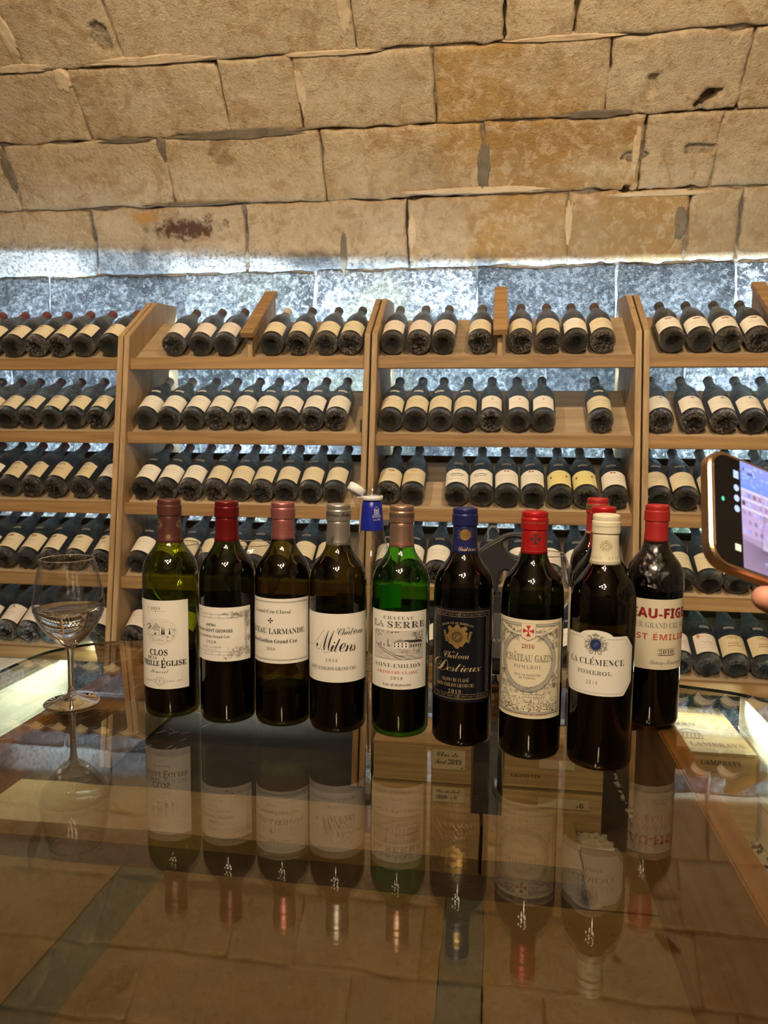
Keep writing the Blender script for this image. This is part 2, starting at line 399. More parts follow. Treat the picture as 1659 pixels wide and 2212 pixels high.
def label_mesh(name, r, a0, u0, u1, top, bot, mat, parent, n=40, print_=None):
    """paper strip on a cylinder, top/bot = functions of u"""
    vs, fs = [], []
    f = lambda q, u: q(u) if callable(q) else q
    for i in range(n+1):
        u = u0+(u1-u0)*i/n; a = a0+u/r
        for v in (f(bot, u), f(top, u)): vs.append((r*sin(a), -r*cos(a), v))
        if i: k = 2*i; fs.append((k-2, k, k+1, k-1))
    me = bpy.data.meshes.new(name); me.from_pydata(vs, [], fs); return link(name, me, parent, mat, True)

# ================================================================== THE SETTING
def floor_mat(name, c1, c2, sc=8):
    m, nt, out = nmat(name); g = N(nt, 'ShaderNodeNewGeometry').outputs['Position']
    n1 = noi(nt, g, sc, 5, .65); n2 = noi(nt, g, 60, 4, .6)
    c = mixc(nt, rng(nt, n1, .3, .7), c1, c2); c = mixc(nt, math_(nt, 'MULTIPLY', rng(nt, n2, .55, .7), .4), c, tuple(x*.45 for x in c1))
    b = N(nt, 'ShaderNodeBsdfPrincipled', {'Base Color': c, 'Roughness': .85}); nt.links.new(bump(nt, n2, .4, .004), b.inputs['Normal']); nt.links.new(b.outputs[0], out.inputs[0]); return m
floor_mat0 = floor_mat
EA, EB, EYC, EZC, WY = 2.35, 1.35, .9, 1.85, 3.25
_arc = [(0.0, 0.0)]
for i in range(1, 1201):
    t0, t1 = (i-1)*pi/1200, i*pi/1200
    _arc.append((_arc[-1][0]+math.hypot(EA*(cos(t1)-cos(t0)), EB*(sin(t1)-sin(t0))), t1))
def vault(x, s, d=0.0):
    """point of the wall and vault surface: x along, s up the wall and over the vault, d towards the room"""
    if s <= EZC: return Vector((x, WY-d, s))
    q = s-EZC; lo, hi = 0, 1200
    while hi-lo > 1:
        m = (lo+hi)//2
        if _arc[m][0] < q: lo = m
        else: hi = m
    f = (q-_arc[lo][0])/max(1e-9, _arc[hi][0]-_arc[lo][0]); t = _arc[lo][1]+f*(_arc[hi][1]-_arc[lo][1])
    n = Vector((0, -cos(t)/EA, -sin(t)/EB)).normalized()
    return Vector((x, EYC+EA*cos(t), EZC+EB*sin(t)))+n*d
wall = empty('wall_back', (0, 0, 0)); wall['kind'] = 'structure'
def grid_surface(name, x0, x1, s0, s1, nx, ns, fn, mats, parent=None, keep=None):
    vs = [fn(x0+(x1-x0)*i/nx, s0+(s1-s0)*j/ns) for j in range(ns+1) for i in range(nx+1)]
    fs = [(j*(nx+1)+i, (j+1)*(nx+1)+i, (j+1)*(nx+1)+i+1, j*(nx+1)+i+1) for j in range(ns) for i in range(nx)]
    me = bpy.data.meshes.new(name); me.from_pydata(vs, [], fs); return link(name, me, parent, mats, True)
def mort(x, s):
    n = noise.noise(Vector((x*3.1, s*6, 3))); n2 = noise.noise(Vector((x*30, s*30, 5)))
    k = max(0, min(1, (noise.noise(Vector((x*1.7, s*3.4, 8)))-.02)*7)); return vault(x, s, -.0135+.0035*n+.0015*n2-.040*k*max(0, min(1, (s-1.9)*20)))
grid_surface('mortar', -3.3, 2.2, 0, 3.5, 260, 190, mort, M_MORTAR, wall)

# recesses cut in single stones: (x, s, half width, half height, depth, shape)
HOLES = [(-1.48, 2.70+.105, .035, .05, .03, 'o'), (.735, 2.47, .045, .036, .06, 't'), (.505, 2.285, .05, .016, .05, 'o'), (.73, 2.30, .045, .016, .04, 'b'), (.53, 2.53, .018, .035, .022, 'b'),
         (.49, 2.175, .014, .014, .05, 'o'), (-1.46, 2.985, .02, .02, .02, 'o')]
def hole_depth(x, s):
    d = 0
    for hx, hs, a, b, dp, k in HOLES:
        u, v = (x-hx)/a, (s-hs)/b
        if k == 'o': inside = u*u+v*v < 1+.35*noise.noise(Vector((x*40, s*40, 1)))
        elif k == 'b': inside = abs(u) < 1 and abs(v) < 1
        elif k == 't': inside = abs(v) < 1 and -1 < u < 1 and v > -1+abs(u)*.2 and u < v*.6+.5 and u > v*.6-.7
        else: inside = abs(v) < 1 and abs(u) < .5+.5*v
        if inside: d = max(d, dp)
    return d
STONE_COLS = {'a': (.56, .44, .29), 'b': (.50, .38, .24), 'c': (.50, .33, .135), 'd': (.54, .43, .30), 'e': (.44, .28, .11), 'w': (.66, .53, .35), 'k': (.62, .64, .62), 'l': (1, 1, 1), 'm': (.33, .34, .35)}
def stone(x0, x1, s0, s1, col, damp=False, seed=0, fine=False):
    g = .0035; x0 += g; x1 -= g; s0 += g; s1 -= g
    step = .012 if fine else .045
    def axis(a, b_):
        n = max(3, int((b_-a)/step)); e = [a, a+.003, a+.009, a+.022]
        return e+[a+.022+(b_-a-.044)*i/n for i in range(1, n)]+[b_-.022, b_-.009, b_-.003, b_]
    AX, AS = axis(x0, x1), axis(s0, s1); nx, ns = len(AX)-1, len(AS)-1
    lean = .02*noise.noise(Vector((seed*1.7, 2, 9))); prd = .004*noise.noise(Vector((seed*3.1, 5, 1)))
    vs = []; fs = []
    def jit(x, s, k):
        return .012*noise.noise(Vector((x*7+seed, s*7, k)))+.009*noise.noise(Vector((x*24, s*24+seed, k)))
    for j in range(ns+1):
        for i in range(nx+1):
            fx, fz = (AX[i]-x0)/(x1-x0), (AS[j]-s0)/(s1-s0)
            ex = min(fx, 1-fx)*(x1-x0); ez = min(fz, 1-fz)*(s1-s0)
            x = x0+(x1-x0)*fx; s = s0+(s1-s0)*fz
            wgt = max(0, 1-min(ex, ez)/.06)
            xx = x+jit(x, s, 1)*wgt+lean*(fz-.5)*(1 if 0 < i < nx or 1 else 0); ss = s+jit(x, s, 7)*wgt
            e = min(ex, ez)
            d = prd*.6+.0035*noise.noise(Vector((x*5, s*5, seed)))+.0025*noise.noise(Vector((x*20, s*20, seed)))
            d -= .009*math.exp(-e/.0035)+.004*max(0, noise.noise(Vector((x*12, s*12, seed+3))))*math.exp(-e/.02)
            d -= hole_depth(x, s)
            vs.append((xx, ss, d))
    P = [vault(*v) for v in vs]; base = len(P)
    c = P[(ns//2)*(nx+1)+nx//2].copy()
    ringi = [i for i in range(nx+1)]+[j*(nx+1)+nx for j in range(1, ns+1)]+[ns*(nx+1)+i for i in range(nx-1, -1, -1)]+[j*(nx+1) for j in range(ns-1, 0, -1)]
    for k in ringi: P.append(vault(vs[k][0], vs[k][1], -.06))
    for j in range(ns):
        for i in range(nx): a = j*(nx+1)+i; fs.append((a, a+nx+1, a+nx+2, a+1))
    m = len(ringi)
    for k in range(m): fs.append((ringi[k], ringi[(k+1) % m], base+(k+1) % m, base+k))
    me = bpy.data.meshes.new('stone'); me.from_pydata([p-c for p in P], [], fs)
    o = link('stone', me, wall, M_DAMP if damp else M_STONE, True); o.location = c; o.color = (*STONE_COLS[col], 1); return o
S0, S1, S2, S3, S4 = 2.963, 2.696, 2.43, 2.165, 1.893
courses = [
 (3.23, 3.50, [-3.2, -2.5, -1.75, -1.1, -.4, .3, .95, 1.6, 2.2], 'abdawbda', False),
 (S0, 3.23, [-3.2, -2.75, -2.1, -1.3, -.7, -.05, .6, 1.2, 1.8, 2.2], 'bdabwadbb', False),
 (S1, S0, [-3.2, -2.45, -1.83, -1.42, -.53, .0, .24, .96, 1.55, 2.2], 'abbadwwab', False),
 (S2, S1, [-3.2, -2.3, -1.67, -1.07, -.775, -.255, .375, .84, 1.4, 2.2], 'abbbacdbd', False),
 (S3, S2, [-3.2, -2.7, -2.07, -1.37, -.715, -.075, .53, .80, 1.45, 2.2], 'badaceddb', False),
 (S4, S3, [-3.2, -2.5, -1.76, -1.07, -.38, .268, .73, .92, 1.5, 2.2], 'dbdacebdb', False),
 (1.62, S4, [-3.2, -2.6, -2.0, -1.36, -.78, -.09, .47, .93, 1.6, 2.2], 'mmmklmmlk', True),
 (1.35, 1.62, [-3.2, -2.8, -2.2, -1.62, -1.05, -.4, .2, .75, 1.3, 2.2], 'klmklkmlk', True),
 (1.08, 1.35, [-3.2, -2.5, -1.9, -1.3, -.7, -.15, .45, 1.05, 1.7, 2.2], 'lkklmklkk', True),
 (.81, 1.08, [-3.2, -2.7, -2.1, -1.5, -.95, -.3, .3, .8, 1.5, 2.2], 'klklkkmlk', True),
 (.54, .81, [-3.2, -2.5, -1.8, -1.2, -.6, .0, .6, 1.2, 2.2], 'lklkmklk', True),
 (.27, .54, [-3.2, -2.7, -2.0, -1.4, -.8, -.2, .4, 1.0, 2.2], 'klmklkmk', True),
 (0, .27, [-3.2, -2.5, -1.8, -1.2, -.6, .0, .6, 1.2, 2.2], 'klmklkmk', True)]
sd = 0
for s0, s1, xs, cs, damp in courses:
    for i in range(len(xs)-1):
        sd += 1
        fine = any(xs[i] < h[0]+h[2] and xs[i+1] > h[0]-h[2] and s0 < h[1]+h[3] and s1 > h[1]-h[3] for h in HOLES) and not damp
        stone(xs[i], xs[i+1], s0, s1, cs[i], damp, sd, fine)
# smears of old mortar over some joints
M_OLD = floor_mat0('old_mortar', (.13, .105, .075), (.20, .165, .12), 14); M_LIME = floor_mat0('lime_mortar', (.50, .39, .26), (.62, .50, .34), 14)
def patch(x, s, a, b_, mat, seed, shape=0):
    n, m = 44, 7; vs = []; c = vault(x, s, 0)
    for j in range(m+1):
        f = j/m
        for i in range(n):
            t = 2*pi*i/n; k = 1+.35*noise.noise(Vector((2*cos(t)+seed, 2*sin(t), seed)))+.22*noise.noise(Vector((6*cos(t)+seed, 6*sin(t), seed*2)))
            u, v = a*f*k*cos(t), b_*f*k*sin(t)
            if shape: u *= .55+.45*max(-1, min(1, v/b_))
            vs.append(vault(x+u, s+v, (.0035 if f < .8 else .0035-.02*(f-.8)/.2)+.0022*noise.noise(Vector((u*60, v*60, seed))))-c)
    fs = [(j*n+i, (j+1)*n+i, (j+1)*n+(i+1) % n, j*n+(i+1) % n) for j in range(m) for i in range(n)]
    me = bpy.data.meshes.new('mortar_patch'); me.from_pydata(vs, [], fs); o = link('mortar_patch', me, wall, mat, True); o.location = c
for q_ in ((-1.05, 2.432, .32, .024, M_OLD, 1), (-1.52, 2.428, .13, .013, M_OLD, 2), (-1.375, 2.385, .036, .058, M_OLD, 3, 1), (-.07, 2.27, .032, .10, M_OLD, 4), (-1.28, 2.172, .26, .010, M_OLD, 5), (-1.84, 2.715, .14, .020, M_LIME, 6), (-1.30, 2.715, .30, .020, M_LIME, 7),
           (-1.70, 2.66, .035, .05, M_LIME, 8), (-.76, 2.57, .022, .10, M_LIME, 9), (-1.84, 2.84, .03, .10, M_LIME, 10), (.505, 2.30, .016, .11, M_LIME, 11), (-.1, 2.185, .34, .016, M_LIME, 12), (.35, 2.44, .16, .018, M_OLD, 13), (-2.08, 2.33, .03, .09, M_OLD, 14),
           (-.56, 2.83, .028, .09, M_LIME, 15), (.62, 2.15, .24, .012, M_LIME, 16), (-.36, 2.03, .02, .09, M_LIME, 17), (.27, 2.05, .016, .09, M_LIME, 18), (-.62, 2.70, .20, .011, M_LIME, 19), (.20, 2.70, .22, .012, M_LIME, 20), (-.65, 1.96, .018, .10, M_OLD, 21), (.70, 2.04, .03, .08, M_OLD, 22)):
    patch(*q_)
# the rest of the vault and the room, outside the view
o = grid_surface('ceiling', -3.3, 2.2, 3.5, 7.9, 60, 60, lambda x, s: vault(x, s, .01*noise.noise(Vector((x*4, s*4, 0)))), plain('darkened_vault', (.13, .095, .06), .9)); o['kind'] = 'structure'; o.color = (*STONE_COLS['a'], 1)  # unseen vault coloured dark so the bottles mirror a dim room
M_DARKW = plain('darkened_stone', (.07, .055, .04), .9)  # dark colour stands in for shade, keeps bottle fronts from reflecting brightly
for nm, x in (('wall_left', -3.3), ('wall_right', 2.2)):
    o = prism(nm, [(-1.6, -.02), (3.4, -.02), (3.4, 2.2), (2.6, 3.0), (1.2, 3.35), (-.4, 3.2), (-1.6, 2.2)], 'X', x-.05 if x < 0 else x, x if x < 0 else x+.05, M_STONE); o['kind'] = 'structure'; o.color = (*STONE_COLS['b'], 1)
o = box('wall_front', -3.3, 2.2, -1.62, -1.5, 0, 2.3, M_DARKW); o['kind'] = 'structure'; o.color = (*STONE_COLS['b'], 1)

# ---- floor: earth base, broad slabs, kerb and gravel
M_EARTH = floor_mat('earth', (.03, .017, .009), (.05, .030, .016)); M_SLAB = floor_mat('slab', (.13, .08, .022), (.18, .115, .036), 3); M_KERB = floor_mat('kerb', (.22, .15, .065), (.28, .19, .085), 4)
M_BAND = floor_mat('grey_band', (.06, .062, .042), (.085, .085, .06)); M_GRAV = floor_mat('gravel', (.30, .27, .20), (.42, .38, .30), 20)
fl = box('floor', -3.3, 2.2, -1.6, 3.3, -.06, -.02, M_EARTH, bev=0); fl['kind'] = 'structure'
slabx = [-2.62, -1.86, -1.0, -.10, .44]
def rough_slab(name, x0, x1, y0, y1, z0, z1, mat, parent, sd_=0):
    c = Vector(((x0+x1)/2, (y0+y1)/2, z0)); nx, ny = max(2, int((x1-x0)/.08)), max(2, int((y1-y0)/.08))
    vs = []; fs = []
    for j in range(ny+1):
        for i in range(nx+1):
            x = x0+(x1-x0)*i/nx; y = y0+(y1-y0)*j/ny
            e = 1 if (i in (0, nx) or j in (0, ny)) else 0
            vs.append((x+e*.006*noise.noise(Vector((x*9, y*9, sd_)))-c.x, y+e*.006*noise.noise(Vector((x*9, y*9, 4+sd_)))-c.y, z1-z0+.004*noise.noise(Vector((x*6, y*6, sd_)))-.004*e))
    for j in range(ny):
        for i in range(nx): a = j*(nx+1)+i; fs.append((a, a+1, a+nx+2, a+nx+1))
    rg = [i for i in range(nx+1)]+[j*(nx+1)+nx for j in range(1, ny+1)]+[ny*(nx+1)+i for i in range(nx-1, -1, -1)]+[j*(nx+1) for j in range(ny-1, 0, -1)]
    b = len(vs)
    for k in rg: vs.append((vs[k][0], vs[k][1], 0))
    for k in range(len(rg)): fs.append((rg[(k+1) % len(rg)], rg[k], b+k, b+(k+1) % len(rg)))
    me = bpy.data.meshes.new(name); me.from_pydata(vs, [], fs); o = link(name, me, parent, mat, False); o.location = c-(parent.location if parent else Vector()); return o
for x0, x1 in ((-2.60, -1.96), (-1.86, -1.0), (-.87, -.10), (0, .44)):
    ys = [-1.5, -.7, .1, .98, 1.89]
    for a, b in zip(ys, ys[1:]): rough_slab('slab', x0, x1-.0, a+.004, b-.004, -.02, .002, M_SLAB, fl, x0)
rough_slab('slab', .27, .445, 1.90, 2.19, -.02, .0, M_SLAB, fl, 3)
for x0, x1 in ((-1.96, -1.86), (-1.0, -.87), (-.10, 0)):
    rough_slab('slab_band', x0+.002, x1-.002, -1.5, 1.89, -.02, -.002, M_BAND, fl, x0)
for x0, x1 in ((-2.6, -1.9), (-1.89, -.02), (-.01, .26)):
    rough_slab('kerb_stone', x0, x1, 2.03, 2.29, -.02, .03, M_KERB, fl, x0)
# gravel
bm = bmesh.new(); gr = random.Random(3)
tmpl = bmesh.new(); bmesh.ops.create_icosphere(tmpl, subdivisions=1, radius=1); tv = [v.co.copy() for v in tmpl.verts]; tf = [[v.index for v in f.verts] for f in tmpl.faces]; tmpl.free()
gv, gf = [], []
def pebbles(n, x0, x1, y0, y1, r0, r1):
    for i in range(n):
        x, y = x0+(x1-x0)*gr.random(), y0+(y1-y0)*gr.random(); r = r0+(r1-r0)*gr.random()**2
        sx, sy, sz = r*(.7+.6*gr.random()), r*(.7+.6*gr.random()), r*(.45+.4*gr.random()); a = gr.random()*6.3; b = len(gv)
        for v in tv:
            q = v*(.85+.3*gr.random()); gv.append((x+q.x*sx*cos(a)-q.y*sy*sin(a), y+q.x*sx*sin(a)+q.y*sy*cos(a), -.014+q.z*sz+gr.random()*.0008))
        gf.extend([tuple(i+b for i in f) for f in tf])
pebbles(8000, .45, 1.25, 1.0, 2.75, .005, .012); pebbles(130, .27, .36, 2.20, 2.29, .007, .016)
me = bpy.data.meshes.new('gravel'); me.from_pydata(gv, [], gf); o = link('gravel', me, None, M_GRAV)
o['kind'] = 'stuff'; tag(o, 'loose pale gravel on the cellar floor round the wine cases', 'gravel')

# ================================================================== THE DISPLAY RACKS
TILT = radians(33); ZR = [1.472, 1.201, .943, .676, .407]; YR = [2.646+.1407*(z-1.186) for z in ZR]
BAY_X = [(-2.28, -1.362, 'leftmost bay'), (-1.358, -.442, 'bay left of the middle post'), (-.436, .476, 'bay right of the middle post'), (.482, 1.40, 'rightmost bay')]
def yfront(z): return 2.646+.1407*(z-1.186)
PANEL = [(yfront(0)-.012, 0), (yfront(1.55)-.012, 1.55), (2.926, 1.711), (3.116, 1.728), (3.116, 0)]
DIV = [[], [(-.888, 1)], [(.008, 1)], [(.925, 1)]]
for bi, (x0, x1, bn) in enumerate(BAY_X):
    rk = empty('display_rack', ((x0+x1)/2, 2.8, 0))
    tag(rk, 'open oak wine rack with five tilted shelves, ' + bn, 'wine rack', 'oak display racks against the back wall')
    L = rk.location
    for a in (x0, x1-.020):
        o = prism('side_panel', PANEL, 'X', a, a+.020, M_WZ, rk); o.location = -L
    for k in range(5):
        z, y = ZR[k], YR[k]; xa, xb = x0+.0205, x1-.0205
        box('shelf_lip', xa, xb, y, y+.022, z-.043, z, M_WX, rk)
        bl = .325 if k < 2 else .30
        ya, za = y+.022, z-.0226+.022*math.tan(TILT)-.002
        c, s = cos(TILT), sin(TILT)
        pts = [(ya, za), (ya+bl*c, za+bl*s), (ya+bl*c+.014*s, za+bl*s-.014*c), (ya+.014*s, za-.014*c)]
        # origin in the middle of the board
        o = prism('shelf_board', [(p[0]-ya, p[1]-za) for p in pts], 'X', xa-(xa+xb)/2, xb-(xa+xb)/2, M_WB, rk, .001); o.location = Vector(((xa+xb)/2, ya, za))-L
        if k >= 2:
            yb, zb = ya+bl*c+.012, za+bl*s-.02
            box('back_rail', xa, xb, yb, yb+.02, zb, zb+.045, M_WD, rk)
    for dx, _ in DIV[bi]:
        y, z = YR[0]+.03, ZR[0]
        yy = [y-.006, y+.30]; zt = z+.085
        o = prism('divider', [(yy[0], z-.004), (yy[0], zt), (yy[1], zt+.306*math.tan(TILT)), (yy[1], z+.306*math.tan(TILT)-.012)], 'X', dx-.009, dx+.009, M_WZ, rk); o.location = -L
        c, s = cos(TILT), sin(TILT); a = Vector((0, y-.035, zt-.018))
        pts = [(a.y, a.z), (a.y+.37*c, a.z+.37*s), (a.y+.37*c-.022*s, a.z+.37*s+.022*c), (a.y-.022*s, a.z+.022*c)]
        o = prism('divider_cap', pts, 'X', dx-.024, dx+.024, M_WX, rk); o.location = -L
    # light strip behind the top board, its hood cuts the light off in a line along the wall
    zc = 2.045 if bi == 0 else 1.965 if bi == 1 else 1.915
    zc2 = 1.995 if bi == 0 else 1.93 if bi == 1 else 1.91
    ls = empty('light_strip', ((x0+x1)/2, 3.05, 1.574)); tag(ls, 'cold LED strip hidden behind the top shelf of the %s' % bn, 'light', 'LED strips behind the racks')
    W2 = (x1-x0)/2-.03
    e1 = 1.575+.025*(zc-1.575)/.2; e2 = 1.575+.025*(zc2-1.575)/.2
    bm = bmesh.new()
    v = [bm.verts.new(p) for p in ((-W2, .025, e1-1.574), (W2, .025, e2-1.574), (W2, -.045, e2-1.574-.006), (-W2, -.045, e1-1.574-.006), (-W2, .023, e1-1.574+.003), (W2, .023, e2-1.574+.003), (W2, -.045, e2-1.574-.003), (-W2, -.045, e1-1.574-.003))]
    for f in ((0, 1, 2, 3), (7, 6, 5, 4), (0, 4, 5, 1), (1, 5, 6, 2), (2, 6, 7, 3), (3, 7, 4, 0)): bm.faces.new([v[i] for i in f])
    from_bm('hood', bm, ls, M_WD)
    o = box('channel', (x0+x1)/2-W2, (x0+x1)/2+W2, 3.035, 3.047, 1.555, 1.58, M_WD, ls, 0)
    area('rack_top_light', ((x0+x1)/2, 3.0505, 1.575), (0, .2, .33), 2*W2, .002, LIGHTS['top'], COLD, 120)
    for k in range(5):
        zz = ZR[k]+(.10 if k else .08)
        area('rack_gap_light', ((x0+x1)/2, 3.02, ZR[k]-.03), (0, .25, .10 if k else -.05), 2*W2, .004, LIGHTS['gap'], COLD if k < 3 else ((.75, .9, 1.0) if bi < 3 else (.55, 1.0, .55)), 150)

# ================================================================== BOTTLES IN THE RACKS
def rack_glass():
    m, nt, out = nmat('dusty_bottle_glass')
    tc = N(nt, 'ShaderNodeTexCoord').outputs['Object']; oi = N(nt, 'ShaderNodeObjectInfo')
    add = nt.nodes.new('ShaderNodeVectorMath'); add.operation = 'MULTIPLY_ADD'; nt.links.new(oi.outputs['Random'], add.inputs[0]); add.inputs[1].default_value = (3, 5, 7); nt.links.new(tc, add.inputs[2]); v = add.outputs[0]
    z = N(nt, 'ShaderNodeSeparateXYZ', {0: tc}).outputs[2]
    n1 = noi(nt, v, 30, 5, .7, 1.4); n2 = noi(nt, scalev(nt, v, (1, 1, .35)), 130, 4, .7, 2.5); n3 = noi(nt, v, 85, 3, .55, 2.5)
    dust = math_(nt, 'MULTIPLY', rng(nt, z, .12, .20), math_(nt, 'ADD', rng(nt, n1, .34, .62), .15))
    dust = math_(nt, 'MULTIPLY', dust, oi.outputs['Alpha'])
    wrap = math_(nt, 'MULTIPLY', rng(nt, n2, .56, .72), .14)
    fac = math_(nt, 'MINIMUM', math_(nt, 'ADD', dust, math_(nt, 'MULTIPLY', wrap, rng(nt, z, .06, .0))), 1.0)
    fz = math_(nt, 'MULTIPLY', rng(nt, z, .030, .022), rng(nt, noi(nt, v, 45, 3, .6, 2.4), .44, .70)); fc = N(nt, 'ShaderNodeSeparateColor', {0: oi.outputs['Color']}).outputs[0]
    c = mixc(nt, fac, (.010, .012, .012), (.21, .225, .235)); c = mixc(nt, math_(nt, 'MULTIPLY', fz, fc), c, (.30, .25, .23))
    b = N(nt, 'ShaderNodeBsdfPrincipled', {'Base Color': c, 'Roughness': rng(nt, fac, 0, 1, .12, .60), 'Specular IOR Level': .9, 'Coat Roughness': .09, 'Coat IOR': 1.8,
          'Coat Weight': rng(nt, z, .034, .020)})
    cr = noi(nt, v, 110, 4, .6, 2.2); cr2 = math_(nt, 'ABSOLUTE', math_(nt, 'SUBTRACT', noi(nt, v, 150, 3, .6, 2.5), .5))
    nt.links.new(bump(nt, math_(nt, 'SUBTRACT', cr, math_(nt, 'MULTIPLY', cr2, 1.6)), 1.0, .010), b.inputs['Coat Normal'])
    nt.links.new(bump(nt, math_(nt, 'ADD', n3, math_(nt, 'MULTIPLY', n2, .9)), 1.0, .010), b.inputs['Normal'])
    nt.links.new(b.outputs[0], out.inputs[0]); return m
M_RG = rack_glass()
def capm(name, col, rough=.5):
    m, nt, out = nmat(name); tc = N(nt, 'ShaderNodeTexCoord').outputs['Object']; n1 = noi(nt, tc, 50, 4, .6)
    c = mixc(nt, math_(nt, 'MULTIPLY', rng(nt, n1, .4, .7), .4), col, (.26, .24, .23)); b = N(nt, 'ShaderNodeBsdfPrincipled', {'Base Color': c, 'Roughness': rough}); nt.links.new(b.outputs[0], out.inputs[0]); return m
CAPS = {'r': capm('capsule_oxblood', (.13, .022, .022)), 'k': capm('capsule_black', (.016, .014, .015)), 'b': capm('capsule_brown', (.055, .025, .02)), 'w': capm('capsule_bone', (.55, .50, .42)),
        'g': capm('capsule_grey', (.30, .31, .32)), 'm': capm('capsule_maroon', (.22, .035, .03)), 'n': capm('capsule_charcoal', (.06, .06, .062))}
BR = .0425
bprof = smooth_prof([(.0, .022), (.008, .0212), (.0145, .018), (.020, .012), (.025, .005), (.030, .001), (.034, .0)], 3)+[(.0365, .0004), (.0385, .0015), (.0415, .006), (BR, .012), (BR, .150)] + smooth_prof([(BR, .150), (.0405, .172), (.034, .198), (.0255, .222), (.0185, .245), (.0158, .262), (.0150, .284)], 4)[1:] + [(.0165, .286), (.0165, .294), (.0150, .296), (0, .296)]
def base_variant(i):
    me = lathe_me('bottle_glass', bprof, 44); r_ = random.Random(i)
    for v in me.vertices:
        if v.co.z < .03 and v.co.xy.length < .040:
            k = noise.noise(Vector((v.co.x*55+i*7, v.co.y*55, i)))+.6*noise.noise(Vector((v.co.x*130, v.co.y*130+i, i)))
            rd = abs(noise.noise(Vector((v.co.x*80+i, v.co.y*80, i*2)))); v.co.z += (.007*k-.005*(1-rd*3 if rd < .33 else 0)*(v.co.xy.length < .034))*(1 if v.co.xy.length < .036 else .3); v.co.z += .0022*noise.noise(Vector((v.co.x*190+i, v.co.y*190, i*3)))*(v.co.xy.length < .036); v.co.x += .002*k; v.co.y -= .002*k
    me.materials.append(M_RG); me.polygons.foreach_set('use_smooth', [True]*len(me.polygons)); return me
BG = [base_variant(i) for i in range(6)]
cprof = smooth_prof([(.0179, .247), (.0164, .262), (.0156, .284)], 3)+[(.0172, .2865), (.0172, .294), (.0158, .2968), (0, .2968)]
CAPME = {}
for k, m in CAPS.items():
    me = lathe_me('capsule', cprof, 20); me.materials.append(m); me.polygons.foreach_set('use_smooth', [True]*len(me.polygons)); CAPME[k] = me
PAPERS = {'c': M_LAB, 'y': plain('paper_aged', (.66, .56, .36), .65), 't': plain('paper_yellowed', (.70, .62, .44), .65), 'p': plain('paper_pinkish', (.74, .66, .60), .65), 'l': plain('paper_yellow_print', (.74, .66, .30), .6)}
M_LILAC = plain('ink_tan', (.50, .36, .20), .6); M_YEL = plain('ink_yellow', (.72, .56, .06), .5); M_ORN = plain('ink_sienna', (.55, .22, .12), .6)
